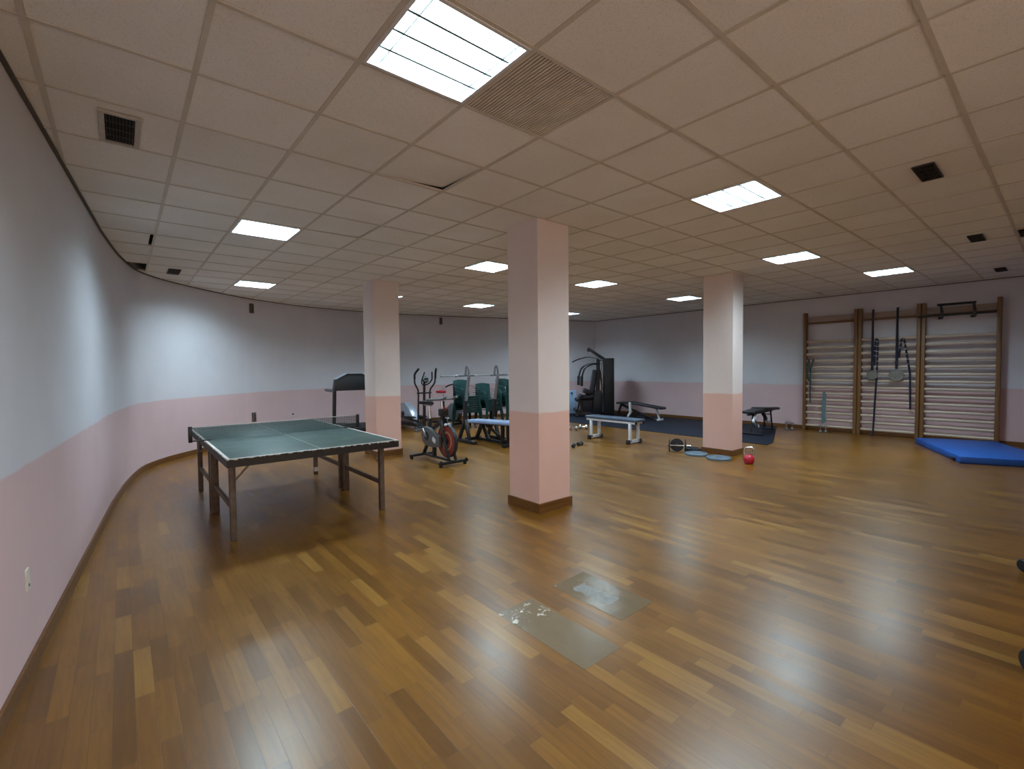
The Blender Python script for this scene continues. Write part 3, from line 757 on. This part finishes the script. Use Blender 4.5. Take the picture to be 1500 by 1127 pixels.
bm = B(); bar(bm, (0, 0.90, 0.355), (0, -0.50, 0.42), 0.05, 0.05, 0.004)
bar(bm, (0.05, 0.88, 0.04), (0.05, -0.25, 0.04), 0.06, 0.05, 0.004)
bar(bm, (0, 0.80, 0.06), (0, 0.62, 0.36), 0.06, 0.06, 0.004, V(1, 0, 0)); bar(bm, (0, 0.40, 0.06), (0, 0.62, 0.36), 0.05, 0.06, 0.004, V(1, 0, 0)); bar(bm, (0, -0.14, 0.08), (0, 0.50, 0.37), 0.05, 0.04, 0.004, V(1, 0, 0))
obj('frame', bm, M['black'], t)
for yy in (-0.22, -0.05):
    bm = B(); bar(bm, (0, yy, 0.05), (0, yy, 0.39), 0.06, 0.06, 0.004); obj('leg', bm, M['black'], t)
for yy in (0.93, -0.28):
    bm = B(); bar(bm, (-0.19, yy, 0.032), (0.19, yy, 0.032), 0.06, 0.06, 0.008); obj('foot', bm, M['black'], t)

# ------------------------------------------------------------------ stacked green plastic chairs; local -y is the front
def make_chair():
    t = thing('plastic_chair', '', 'chair')
    # seat: a shallow dished shell
    bm = B(); N = 8; g = []
    for i in range(N + 1):
        row = []
        for j in range(N + 1):
            fx = i / N - 0.5; fy = j / N - 0.5
            row.append((fx * (0.44 - 0.06 * (fy > 0) * fy), fy * 0.42, 0.425 - 0.016 * math.cos(fx * PI) * math.cos(fy * 2.2) - 0.012 * fy))
        g.append(row)
    for dz in (0, -0.006):
        vs = [[bm.verts.new(V(x, y, z + dz)) for x, y, z in r] for r in g]
        for i in range(N):
            for j in range(N): bm.faces.new((vs[i][j], vs[i + 1][j], vs[i + 1][j + 1], vs[i][j + 1]))
    box(bm, (0, -0.212, 0.408), (0.44, 0.006, 0.045), bevel=0.002)
    obj('seat', bm, M['teal'], t)
    # back: curved frame with slots
    bm = B()
    def bp(u, v):   # u across -1..1, v up 0..1
        w = 0.20 + 0.03 * v; return V(u * w, 0.215 + 0.10 * v - 0.045 * (u * u), 0.43 + 0.40 * v - 0.03 * u * u * v)
    def patch(u0, u1, v0, v1, nu, nv):
        for off in (0, 0.006):
            vs = [[bm.verts.new(bp(u0 + (u1 - u0) * i / nu, v0 + (v1 - v0) * j / nv) + V(0, off, 0)) for j in range(nv + 1)] for i in range(nu + 1)]
            for i in range(nu):
                for j in range(nv): bm.faces.new((vs[i][j], vs[i + 1][j], vs[i + 1][j + 1], vs[i][j + 1]))
    patch(-1, 1, 0.72, 1.0, 10, 3); patch(-1, 1, 0.0, 0.1, 10, 1)
    for k in range(6):
        c = -0.84 + k * 0.336; patch(c - 0.125, c + 0.125, 0.1, 0.72, 2, 5)
    obj('backrest', bm, M['teal'], t)
    for a in (-1, 1):
        bm = B(); tube(bm, fillet([(a * 0.215, 0.25, 0.68), (a * 0.255, 0.10, 0.655), (a * 0.262, -0.12, 0.64), (a * 0.245, -0.20, 0.60), (a * 0.236, -0.213, 0.42)], 0.06), 0.02, 8, sq=(0.036, 0.006)); obj('armrest', bm, M['teal'], t)
        for s, zz in ((-1, 0.42), (1, 0.42)):
            bm = B()   # open L-section leg, splayed outwards
            x0, y0 = a * 0.222, s * 0.214; x1, y1 = a * 0.275, s * 0.268
            for dx, dy in ((0.045, 0), (0, 0.045)):
                p = [V(x0, y0, zz), V(x0 - a * dx, y0 - s * dy, zz), V(x1 - a * dx * 0.8, y1 - s * dy * 0.8, 0), V(x1, y1, 0)]
                nrm = V(a * 0.004 * (dx == 0), s * 0.004 * (dy == 0), 0)
                lo = [bm.verts.new(q) for q in p]; hi = [bm.verts.new(q + nrm) for q in p]
                bm.faces.new(lo); bm.faces.new(hi[::-1])
                for k in range(4): bm.faces.new((lo[k], lo[(k + 1) % 4], hi[(k + 1) % 4], hi[k]))
            obj('leg', bm, M['teal'], t, smooth=False)
    return t
chair0 = make_chair(); first = True
ORD = ['topmost', 'second from the top', 'third from the top', 'fourth from the top', 'fifth from the top', 'sixth from the top', 'seventh from the top', 'bottom one']
for x, y, n, where in ((6.57, 9.62, 8, 'left stack'), (7.22, 9.58, 6, 'middle stack'), (7.86, 9.56, 8, 'stack cut off by the nearest column')):
    for k in range(n):
        w = ORD[n - 1 - k] if k else 'bottom one'
        lab = 'green plastic chair, %s of the %s' % (w, where)
        loc = (x, y, k * 0.052); grp = 'stacked green plastic chairs'
        if first: chair0.location = loc; chair0['label'] = lab; chair0['group'] = grp; first = False
        else: dup(chair0, loc, 0, lab, grp)

# ------------------------------------------------------------------ rubber flooring in the far right corner
bm = B(); a = [(9.12, 3.58), (9.5, 3.62), (12.02, 4.50), (12.02, 9.95), (11.2, 10.2), (9.20, 10.2)]
prism(bm, a, 0.008, Matrix.Translation((0, 0, 0.004))); tag(obj('rubber_mat', bm, M['mat_rubber'], smooth=False), 'thin blue-black rubber mat covering the far corner of the floor', 'floor mat')

# ------------------------------------------------------------------ multigym; local +x = towards the seat
t = thing('multigym', 'tall black multigym with weight tower in the far corner', 'multigym', (11.06, 8.80, 0.008), math.radians(140))
bm = B(); bar(bm, (-0.2, 0, 0.05), (1.0, 0, 0.05), 0.08, 0.08, 0.008); bar(bm, (-0.18, -0.32, 0.05), (-0.18, 0.18, 0.05), 0.08, 0.08, 0.008); bar(bm, (0.95, -0.26, 0.04), (0.95, 0.26, 0.04), 0.07, 0.07, 0.008); bar(bm, (0.3, -0.3, 0.04), (0.3, 0.3, 0.04), 0.07, 0.07, 0.008); obj('base', bm, M['black'], t)
bm = B(); box(bm, (0, 0, 0.90), (0.28, 0.44, 1.64), bevel=0.02)
for k in range(7): box(bm, ((k - 3) * 0.036, 0.222, 0.9), (0.014, 0.012, 1.55), bevel=0.004)
obj('weight_tower', bm, M['black'], t)
bm = B()
for k in range(11): box(bm, (0.17, 0, 0.16 + k * 0.052), (0.07, 0.34, 0.046), bevel=0.005)
obj('weight_stack', bm, M['ironblack'], t)
for a in (-1, 1):
    bm = B(); tube(bm, [(0.185, a * 0.09, 0.12), (0.185, a * 0.09, 1.62)], 0.012, 10); obj('guide_rod', bm, M['chrome'], t)
bm = B(); bar(bm, (0.32, 0, 0.06), (0.29, 0, 1.74), 0.12, 0.10, 0.006); bar(bm, (0.26, 0, 1.40), (0.15, 0, 0.75), 0.06, 0.05); box(bm, (0.30, 0, 0.42), (0.34, 0.20, 0.70), bevel=0.02); bar(bm, (0.12, 0, 1.70), (0.34, 0, 1.70), 0.1, 0.1, 0.006); obj('mast', bm, M['black'], t)
bm = B(); bar(bm, (0.12, 0, 1.70), (0.60, 0, 2.02), 0.06, 0.08, 0.006); bm2 = obj('boom', bm, M['black'], t)
for px_, pz in ((0.57, 1.97), (0.22, 1.74)):
    bm = B(); disc(bm, (px_, 0, pz), (0, 1, 0), 0.055, 0.03, 20, 0.005); obj('pulley', bm, M['rubber'], bm2)
bm = B(); tube(bm, [(0.59, 0, 1.94), (0.57, 0, 1.80)], 0.004, 6); obj('cable', bm, M['steel'], t)
bm = B(); tube(bm, fillet([(1.02, -0.30, 1.62), (0.86, -0.18, 1.70), (0.57, 0, 1.78), (0.36, 0.14, 1.74), (0.20, 0.30, 1.66)], 0.15), 0.018, 10); obj('lat_bar', bm, M['black'], t)
bm = B(); box(bm, (0.44, 0, 1.02), (0.13, 0.28, 0.74), Matrix.Rotation(-0.14, 3, 'Y'), 0.04, 3); obj('back_pad', bm, M['vinyl'], t)
bm = B(); box(bm, (0.66, 0, 0.58), (0.44, 0.32, 0.13), Matrix.Rotation(0.08, 3, 'Y'), 0.04, 3); box(bm, (0.62, 0, 0.32), (0.30, 0.12, 0.36), bevel=0.02); bar(bm, (0.34, 0, 0.5), (0.88, 0, 0.5), 0.06, 0.06); bar(bm, (0.80, 0, 0.06), (0.80, 0, 0.5), 0.07, 0.07); obj('seat', bm, M['vinyl'], t)
bm = B(); box(bm, (0.62, 0, 0.74), (0.24, 0.36, 0.14), Matrix.Rotation(-0.4, 3, 'Y'), 0.03, 3); bar(bm, (0.62, 0, 0.6), (0.66, 0, 0.76), 0.05, 0.05); obj('arm_curl_pad', bm, M['vinyl'], t)
bm = B(); bar(bm, (0.84, 0, 0.5), (0.92, 0, 0.12), 0.05, 0.05); obj('leg_developer', bm, M['black'], t)
for xx, zz in ((0.92, 0.50), (0.96, 0.2), (0.80, 0.62)):
    bm = B()
    for a in (-1, 1): disc(bm, (xx, a * 0.15, zz), (0, 1, 0), 0.05, 0.18, 18, 0.012)
    tube(bm, [(xx, -0.24, zz), (xx, 0.24, zz)], 0.012, 8); obj('foam_roller', bm, M['rubber'], t)
for a in (-1, 1):
    bm = B(); tube(bm, fillet([(0.30, a * 0.08, 1.56), (0.52, a * 0.22, 1.56), (0.74, a * 0.30, 1.46), (0.82, a * 0.32, 1.2), (0.83, a * 0.32, 0.96)], 0.12), 0.028, 10); ar = obj('press_arm', bm, M['black'], t)
    bm = B(); tube(bm, [(0.825, a * 0.32, 1.2), (0.832, a * 0.32, 0.92)], 0.042, 12); obj('grip', bm, M['rubber'], ar)

t = thing('storage_cabinet', 'low pale blue unit with black fittings between the nearest column and the multigym', 'cabinet', (10.54, 9.94, 0.008), math.radians(-40))
bm = B(); box(bm, (0, 0, 0.40), (0.50, 0.32, 0.70), bevel=0.01); obj('body', bm, M['paleblue'], t)
for xx in (-0.2, 0.2):
    bm = B(); box(bm, (xx, 0, 0.025), (0.06, 0.28, 0.05), bevel=0.006); obj('foot', bm, M['black'], t)
bm = B(); disc(bm, (0.10, -0.17, 0.68), (0, 1, 0), 0.03, 0.03, 16, 0.004); obj('knob', bm, M['black'], t)

# ------------------------------------------------------------------ adjustable bench on the rubber mat
t = thing('adjustable_bench', 'low black adjustable bench with silver legs on the rubber mat', 'bench', (11.05, 7.65, 0.008))
bm = B(); box(bm, (0, 0.52, 0.44), (0.30, 0.46, 0.06), Matrix.Rotation(-0.06, 3, 'X'), 0.02, 3); obj('seat_pad', bm, M['vinyl'], t)
bm = B(); box(bm, (0, -0.22, 0.395), (0.28, 0.98, 0.06), Matrix.Rotation(0.11, 3, 'X'), 0.02, 3); obj('back_pad', bm, M['vinyl'], t)
bm = B(); bar(bm, (0, 0.66, 0.40), (0, 0.80, 0.04), 0.05, 0.05, 0.004, V(1, 0, 0)); bar(bm, (-0.16, 0.80, 0.035), (0.16, 0.80, 0.035), 0.05, 0.05, 0.006); obj('front_leg', bm, M['black'], t)
bm = B(); bar(bm, (0, 0.62, 0.37), (0, -0.30, 0.05), 0.06, 0.06, 0.004, V(1, 0, 0)); bar(bm, (0, 0.25, 0.05), (0, -0.35, 0.05), 0.06, 0.05); obj('spine', bm, M['black'], t)
bm = B(); bar(bm, (-0.17, 0.25, 0.47), (-0.17, 0.23, 0.16), 0.05, 0.05, 0.003, V(1, 0, 0)); bar(bm, (-0.17, 0.23, 0.18), (-0.18, 0.31, 0.06), 0.05, 0.05, 0.003, V(1, 0, 0)); obj('support_post', bm, M['white'], t)
bm = B(); bar(bm, (-0.2, 0.28, 0.03), (0.2, 0.28, 0.03), 0.06, 0.05, 0.006); obj('centre_foot', bm, M['rubber'], t)
bm = B(); bar(bm, (0, -0.48, 0.34), (0, -0.58, 0.05), 0.045, 0.045, 0.003, V(1, 0, 0)); obj('rear_leg', bm, M['white'], t)
bm = B(); bar(bm, (-0.17, -0.58, 0.03), (0.17, -0.58, 0.03), 0.05, 0.05, 0.006); ft = obj('rear_foot', bm, M['white'], t)
for a in (-1, 1):
    bm = B(); box(bm, (a * 0.18, -0.58, 0.028), (0.03, 0.06, 0.056), bevel=0.006); obj('foot_cap', bm, M['rubber'], ft)

# ------------------------------------------------------------------ white framed flat bench
t = thing('flat_bench', 'flat bench with white metal frame and blue-grey pad', 'bench', (7.53, 5.85, 0))
bm = B(); box(bm, (0, 0.0, 0.452), (0.30, 1.26, 0.05), bevel=0.014, seg=3); obj('pad', bm, M['padblue'], t)
bm = B()
for a in (-1, 1): bar(bm, (a * 0.12, -0.60, 0.405), (a * 0.12, 0.60, 0.405), 0.04, 0.04, 0.004)
for s in (-1, 1): bar(bm, (-0.1, s * 0.48, 0.405), (0.1, s * 0.48, 0.405), 0.04, 0.04)
obj('frame', bm, M['white'], t)
for s in (-1, 1):
    for a in (-1, 1):
        bm = B(); bar(bm, (a * 0.125, s * 0.48, 0.03), (a * 0.125, s * 0.48, 0.386), 0.05, 0.05, 0.004); obj('leg', bm, M['white'], t)
    bm = B(); bar(bm, (-0.17, s * 0.48, 0.05), (0.17, s * 0.48, 0.05), 0.05, 0.06, 0.004); ft = obj('foot_bar', bm, M['white'], t)
    for a in (-1, 1):
        bm = B(); box(bm, (a * 0.185, s * 0.48, 0.042), (0.05, 0.075, 0.084), bevel=0.012); obj('foot_cap', bm, M['rubber'], ft)
for a in (-1, 1):
    bm = B()
    for s in (-1, 1): box(bm, (a * 0.12, s * 0.61, 0.405), (0.044, 0.025, 0.044), bevel=0.004)
    obj('end_cap', bm, M['rubber'], t)

# ------------------------------------------------------------------ folding bench behind the right column
t = thing('folding_bench', 'folding black bench beside the wall, left of the wooden wall ladders', 'bench', (10.9, 4.35, 0.008))
bm = B(); box(bm, (-0.42, 0.05, 0.475), (0.50, 0.28, 0.06), Matrix.Rotation(-0.05, 3, 'Y'), 0.02, 3); obj('seat_pad', bm, M['vinyl'], t)
bm = B(); prism(bm, [(-0.20, -0.14), (0.10, -0.17), (0.42, -0.10), (0.86, -0.06), (0.86, 0.06), (0.42, 0.10), (0.10, 0.17), (-0.20, 0.14)], 0.06, Matrix.Translation((0, 0.05, 0.505)) @ Matrix.Rotation(0.055, 4, 'Y'), 0.02); obj('back_pad', bm, M['vinyl'], t)
bm = B(); bar(bm, (-0.68, 0.05, 0.42), (0.55, 0.05, 0.44), 0.05, 0.05, 0.004); obj('rail', bm, M['black'], t)
bm = B()
for a in (-1, 1): tube(bm, [(0.28 + 0.02, 0.05 + a * 0.07, 0.45), (0.42, 0.07 + a * 0.085, 0.02)], 0.018, 8)
for zz in (0.2, 0.36): tube(bm, [(0.34, -0.02, zz), (0.34, 0.14, zz)], 0.012, 8)
obj('ladder_leg', bm, M['black'], t)
bm = B(); bar(bm, (-0.46, -0.04, 0.44), (-0.66, -0.05, 0.27), 0.05, 0.05, 0.003); bar(bm, (-0.66, -0.05, 0.28), (-0.50, -0.09, 0.16), 0.045, 0.045, 0.003); obj('strut', bm, M['white'], t)
bm = B(); bar(bm, (0.02, 0.05, 0.44), (0.26, 0.05, 0.25), 0.05, 0.06, 0.004); obj('fold_strut', bm, M['black'], t)
bm = B(); box(bm, (0.30, 0.04, 0.22), (0.09, 0.05, 0.05), Matrix.Rotation(0.7, 3, 'Y'), 0.01); obj('fold_clip', bm, M['white'], t)
bm = B()
for yy in (-0.02, -0.14): tube(bm, [(-0.5, 0.02, 0.43), (-0.68, yy, 0.20), (-0.70, yy, 0.03)], 0.016, 8)
obj('front_leg', bm, M['black'], t)
bm = B(); bar(bm, (-0.72, -0.26, 0.022), (-0.72, 0.30, 0.022), 0.045, 0.04, 0.006); obj('front_foot', bm, M['black'], t)
bm = B(); bar(bm, (0.42, -0.05, 0.018), (0.42, 0.22, 0.018), 0.04, 0.036, 0.006); obj('rear_foot', bm, M['black'], t)

# ------------------------------------------------------------------ weights on the floor round the right column
def plate_profile(r, h): return [(0.016, 0), (r * 0.30, 0), (r, 0.0), (r, h * 0.75), (r * 0.96, h), (r * 0.80, h), (r * 0.77, h * 0.72), (r * 0.34, h * 0.72), (r * 0.30, h), (0.016, h)]
def plate(label, x, y, z, r, h, mat, tilt=None):
    bm = B(); pr = plate_profile(r, h); lathe(bm, pr + [pr[0]], None, 36)
    o = obj('weight_plate', bm, mat); o.location = (x, y, z)
    if tilt: o.rotation_euler = tilt
    return tag(o, label, 'weight plate', 'weight plates by the right column')
plate('grey-blue weight plate lying flat, touching the dark plate', 7.31, 3.98, 0.0, 0.185, 0.035, M['iron'])
plate('grey-blue weight plate lying flat in front of the column foot, closest to the kettlebell', 7.23, 3.56, 0.0, 0.185, 0.035, M['iron'])
plate('dark weight plate lying flat between the short bar and the column', 7.60, 4.20, 0.0, 0.14, 0.05, M['ironblack'])
t = thing('dumbbell', 'short silver bar with upright black plates left of the flat grey plates', 'dumbbell', (7.30, 4.32, 0.115), -1.04)
bm = B(); tube(bm, [(-0.17, 0, 0), (0.22, 0, 0.0)], 0.014, 12); obj('bar', bm, M['chrome'], t)
for xx, r in ((-0.13, 0.113), (0.13, 0.113)):
    bm = B(); disc(bm, (xx, 0, 0), (1, 0, 0), r, 0.022, 32, 0.004); obj('plate', bm, M['ironblack'], t)
bm = B(); lathe(bm, [(0.014, -0.012), (0.112, -0.012), (0.112, 0.012), (0.014, 0.012), (0.014, -0.012)], None, 32)
o = obj('weight_plate', bm, M['ironblack']); o.location = (7.345, 4.355, 0.115); o.rotation_euler = (PI / 2 - 0.1, 0, -1.04); tag(o, 'black weight plate standing on edge against the short silver bar', 'weight plate', 'weight plates by the right column')
# kettlebell
t = thing('kettlebell', 'red kettlebell with chrome handle in front of the right column', 'kettlebell', (7.22, 3.09, 0), -1.16)
bm = B(); lathe(bm, [(0, 0), (0.05, 0), (0.068, 0.022), (0.077, 0.055), (0.075, 0.088), (0.058, 0.12), (0.034, 0.137), (0, 0.139)], None, 32); obj('body', bm, M['red'], t)
bm = B(); tube(bm, fillet([(-0.046, 0, 0.11), (-0.070, 0, 0.18), (-0.05, 0, 0.245), (0.05, 0, 0.245), (0.070, 0, 0.18), (0.046, 0, 0.11)], 0.05), 0.014, 12); obj('handle', bm, M['chrome'], t)

def small_dumbbell(label, x, y, z, rz, L, r, bar_m, head_m, stand=False, group='small dumbbells'):
    t = thing('dumbbell', label, 'dumbbell', (x, y, z), rz, group)
    d = V(0, 0, 1) if stand else V(1, 0, 0); off = V(0, 0, L / 2) if stand else V(0, 0, r)
    bm = B(); tube(bm, [off - d * L * 0.4, off + d * L * 0.4], r * 0.38, 10); obj('bar', bm, bar_m, t)
    for a in (-1, 1):
        bm = B(); disc(bm, off + d * a * L * 0.36, d, r, L * 0.26, 14, r * 0.18); obj('head', bm, head_m, t)
small_dumbbell('small black dumbbell just right of the nearest column, left of the pair', 6.36, 5.86, 0, 0.6, 0.16, 0.035, M['steel'], M['ironblack'])
small_dumbbell('small black dumbbell right of the nearest column, beside its mate', 6.60, 5.92, 0, 0.2, 0.17, 0.036, M['steel'], M['ironblack'])
small_dumbbell('chrome dumbbell beyond the nearest column, nearer to the column', 8.05, 7.42, 0, 1.9, 0.22, 0.05, M['chrome'], M['chrome'])
small_dumbbell('chrome dumbbell beyond the nearest column, nearer to the white bench', 8.38, 7.40, 0, 1.9, 0.22, 0.055, M['chrome'], M['chrome'])
small_dumbbell('chrome dumbbell standing upright left of the wall ladders, further from the ladder', 11.60, 4.14, 0.0, 0, 0.18, 0.03, M['chrome'], M['silver'], True)
small_dumbbell('chrome dumbbell standing upright left of the wall ladders, next to the ladder post', 11.68, 4.05, 0.0, 0, 0.18, 0.03, M['chrome'], M['silver'], True)
small_dumbbell('chrome dumbbell standing upright at the foot of the first wall ladder, left of two', 11.72, 3.50, 0, 0, 0.16, 0.028, M['chrome'], M['silver'], True)
small_dumbbell('chrome dumbbell standing upright at the foot of the first wall ladder, right of two', 11.75, 3.41, 0, 0, 0.16, 0.028, M['chrome'], M['silver'], True)
small_dumbbell('black dumbbell at the right edge of the photo, the farther one', 4.93, 0.13, 0, 2.4, 0.20, 0.045, M['steel'], M['ironblack'])
small_dumbbell('dark dumbbell at the right edge of the photo, the closer one', 3.33, 0.02, 0, 2.2, 0.22, 0.06, M['steel'], M['ironblack'])

# ------------------------------------------------------------------ wooden wall ladders
LX = 11.955
def ladder(y0, y1, label):
    yc = (y0 + y1) / 2; w = y1 - y0
    t = thing('gymnastics_ladder', label, 'wall ladder', (LX, yc, 0), 0, 'wooden wall ladders')
    for a in (-1, 1):
        bm = B(); box(bm, (-0.02, a * (w / 2 - 0.03), 1.32), (0.13, 0.06, 2.64), bevel=0.008); obj('post', bm, M['barwood'], t)
    for k in range(14):
        z = 0.115 + k * 0.1445
        bm = B(); tube(bm, [(-0.03, -w / 2 + 0.055, z), (-0.03, w / 2 - 0.055, z)], 0.024, 12)
        for v_ in bm.verts: v_.co.z = z + (v_.co.z - z) * 1.2
        obj('rung', bm, M['rungwood'], t)
    bm = B(); box(bm, (0.02, 0, 2.48), (0.025, w - 0.12, 0.13), bevel=0.004); obj('top_board', bm, M['boardwood'], t)
    bm = B(); tube(bm, [(-0.03, -w / 2 + 0.055, 2.40), (-0.03, w / 2 - 0.055, 2.40)], 0.022, 12); obj('top_rung', bm, M['barwood'], t)
ladder(2.895, 3.91, 'wooden wall ladder hung with a green band, farthest of the three')
ladder(1.885, 2.885, 'wooden wall ladder hung with straps and grey discs, the middle one')
ladder(0.80, 1.875, 'wooden wall ladder carrying the black pull-up bar, next to the blue mat')

t = thing('pull_up_bar', 'black pull-up bar with raised handle across the top of a wall ladder', 'pull-up bar', (11.84, 1.36, 2.38))
bm = B(); tube(bm, [(0, -0.50, 0), (0, 0.56, 0)], 0.02, 12); obj('crossbar', bm, M['black'], t)
bm = B(); tube(bm, [(-0.12, -0.25, 0.185), (-0.12, 0.27, 0.185)], 0.022, 12); obj('grip_bar', bm, M['rubber'], t)
for yy in (-0.22, 0.22):
    bm = B(); box(bm, (0, yy, 0.015), (0.05, 0.045, 0.15), bevel=0.005); bar(bm, (0, yy, 0.06), (-0.12, yy, 0.18), 0.035, 0.03, 0.003); bar(bm, (0.0, yy, -0.055), (0.07, yy + 0.05, -0.045), 0.03, 0.04, 0.003); obj('bracket', bm, M['black'], t)

def disc_strap(y, z0, r, label):
    x = 11.865
    t = thing('hanging_disc', label, 'disc', (x, y, 0), 0, 'grey discs on the middle ladder')
    Md = axis_m((-0.004, 0, z0), (-1, 0, 0))
    bm = B(); lathe(bm, [(0, -0.012), (r - 0.008, -0.012), (r, -0.004), (r, 0.006), (r - 0.006, 0.014), (r * 0.82, 0.014), (r * 0.76, 0.008), (r * 0.34, 0.008), (r * 0.28, 0.014), (0, 0.014)], Md, 36); obj('disc', bm, M['ringgrey'], t)
    bm = B(); tube(bm, [(0.014, 0.008, z0 + r), (0.004, 0.004, 2.0), (0.0, 0.0, 2.58), (0.03, 0.0, 2.60)], 0.01, sq=(0.038, 0.005)); tube(bm, [(-0.012, -0.006, z0 + r), (-0.012, -0.01, z0 + 0.6), (-0.006, 0.0, 2.3)], 0.01, sq=(0.034, 0.004))
    st = obj('strap', bm, M['strap'], t, smooth=False)
    bm = B(); box(bm, (-0.016, 0, z0 + 0.24), (0.018, 0.05, 0.06), bevel=0.004); obj('buckle', bm, M['black'], st)
disc_strap(2.63, 1.25, 0.095, 'smaller round grey disc hanging on a long navy strap, next to the floor-length strap')
disc_strap(2.235, 1.25, 0.125, 'larger round grey disc hanging on a long navy strap, left of the bent strap')
def loop_strap(pts, label, wd):
    t = thing('loop_strap', label, 'strap', (0, 0, 0), 0, 'navy loop straps on the middle ladder')
    P = fillet(pts, 0.05, 5)
    bm = B(); tube(bm, P, 0.01, sq=(0.036, 0.006)); obj('webbing', bm, M['strap'], t, smooth=False)
    bm = B(); L = [0.0]
    for a, b in zip(P, P[1:]): L.append(L[-1] + (b - a).length)
    k = 0
    s = 0.2
    while s < wd:
        for i in range(len(P) - 1):
            if L[i] <= s < L[i + 1]:
                p = P[i].lerp(P[i + 1], (s - L[i]) / (L[i + 1] - L[i])); box(bm, p + V(-0.006, 0, 0), (0.004, 0.040, 0.018)); break
        s += 0.10
    obj('stitching', bm, M['strapdash'], t, smooth=False)
loop_strap([(11.885, 2.60, 1.45), (11.878, 2.585, 1.98), (11.872, 2.545, 1.98), (11.872, 2.555, 1.20), (11.868, 2.575, 0.75), (11.862, 2.60, 0.03), (11.80, 2.63, 0.006)], 'navy loop strap hanging down to the floor from the middle ladder', 1.4)
loop_strap([(11.885, 2.21, 1.60), (11.878, 2.165, 1.97), (11.872, 2.13, 1.97), (11.872, 2.03, 1.30), (11.870, 2.015, 0.58)], 'navy loop strap bent over a rung near the right post of the middle ladder', 0.95)

t = thing('resistance_band', 'dark green resistance band knotted on the left of the first ladder', 'resistance band', (0, 0, 0))
bm = B(); tube(bm, fillet([(11.885, 3.80, 1.56), (11.88, 3.76, 1.32), (11.88, 3.76, 0.62)], 0.05), 0.014, 8); tube(bm, fillet([(11.885, 3.715, 1.56), (11.878, 3.755, 1.36), (11.872, 3.765, 0.9), (11.875, 3.758, 0.62)], 0.05), 0.012, 8); tube(bm, fillet([(11.885, 3.835, 1.50), (11.88, 3.82, 1.25), (11.885, 3.80, 1.12)], 0.05), 0.016, 8); obj('tube', bm, M['bandgreen'], t)
for yy in (3.80, 3.715):
    bm = B(); tube(bm, [(11.885, yy, 1.54), (11.90, yy, 1.60)], 0.022, 10); obj('handle', bm, M['black'], t)
t = thing('resistance_band', 'pale teal elastic band hanging low on the first ladder', 'resistance band', (0, 0, 0))
bm = B(); tube(bm, [(11.89, 3.49, 0.88), (11.885, 3.505, 0.45), (11.885, 3.50, 0.18)], 0.01, sq=(0.055, 0.004)); tube(bm, [(11.885, 3.47, 0.84), (11.88, 3.475, 0.5), (11.88, 3.465, 0.2)], 0.01, sq=(0.05, 0.004)); obj('band', bm, M['bandteal'], t, smooth=False)

# ------------------------------------------------------------------ blue gym mat
t = thing('gym_mat', 'thick blue gym mat lying on the floor below the wall ladders', 'gym mat', (9.46, 1.03, 0), math.atan2(0.82, 1.87))
bm = B(); box(bm, (1.0, -0.55, 0.055), (2.02, 1.10, 0.10), bevel=0.012); obj('cover', bm, M['blue'], t)
bm = B(); box(bm, (1.0, -0.55, 0.012), (2.026, 1.106, 0.024)); obj('base', bm, M['bluedark'], t)
bm = B(); box(bm, (0.22, 0.014, 0.045), (0.16, 0.03, 0.03), bevel=0.008); obj('handle', bm, M['black'], t)

# ------------------------------------------------------------------ clear film taped over damaged floor
for x0, x1, y0, y1, lab in ((1.70, 1.98, 1.50, 2.20, 'worn rectangle of clear film taped to the floor, the closer one'), (2.20, 2.53, 1.66, 2.24, 'shiny rectangle of clear film taped to the floor, the farther one')):
    bm = B(); box(bm, ((x1 - x0) / 2, (y1 - y0) / 2, 0.0008), (x1 - x0, y1 - y0, 0.0016))
    o = obj('floor_film', bm, M['film'] if x0 < 2 else M['filmshiny'], smooth=False); o.location = (x0, y0, 0); tag(o, lab, 'film patch', 'film patches on the parquet')

# crinkled strip of the farther film, added to catch lamp glints
film = [o for o in bpy.data.objects if o.name.startswith('floor_film')][-1]
bm = B(); NX, NY = 22, 40
def crk(i, j):
    fx, fy = i / NX, j / NY; ed = min(1.0, 6 * min(fx, 1 - fx, fy, 1 - fy))
    return 0.002 + ed * (0.0035 * random.random() + 0.0025 * (1 + math.sin(fx * 31 + 5 * math.sin(fy * 7))))
gv = [[bm.verts.new(V(0.075 + 0.12 * i / NX + 0.012 * math.sin(j * 0.5), 0.16 + 0.30 * j / NY, crk(i, j))) for j in range(NY + 1)] for i in range(NX + 1)]
for i in range(NX):
    for j in range(NY): bm.faces.new((gv[i][j], gv[i + 1][j], gv[i + 1][j + 1], gv[i][j + 1]))
obj('crinkled_strip', bm, M['filmloose'], film)

# ------------------------------------------------------------------ world and view
w = bpy.data.worlds.new('world'); SC.world = w; w.use_nodes = True
bg = w.node_tree.nodes.get('Background') or w.node_tree.nodes.new('ShaderNodeBackground')
bg.inputs[0].default_value = (1.0, 0.81, 0.63, 1); bg.inputs[1].default_value = SKY
SC.view_settings.view_transform = 'Standard'; SC.view_settings.look = 'None'
SC.view_settings.gamma = 1.0; SC.view_settings.use_curve_mapping = False
SC.view_settings.exposure = 0.76
SC.cycles.max_bounces = 10; SC.cycles.diffuse_bounces = 6; SC.cycles.glossy_bounces = 4; SC.cycles.transparent_max_bounces = 12
SC.cycles.use_denoising = True; SC.cycles.sample_clamp_indirect = 4.0
SC.cycles.caustics_reflective = True; SC.cycles.caustics_refractive = False; SC.cycles.blur_glossy = 0.5
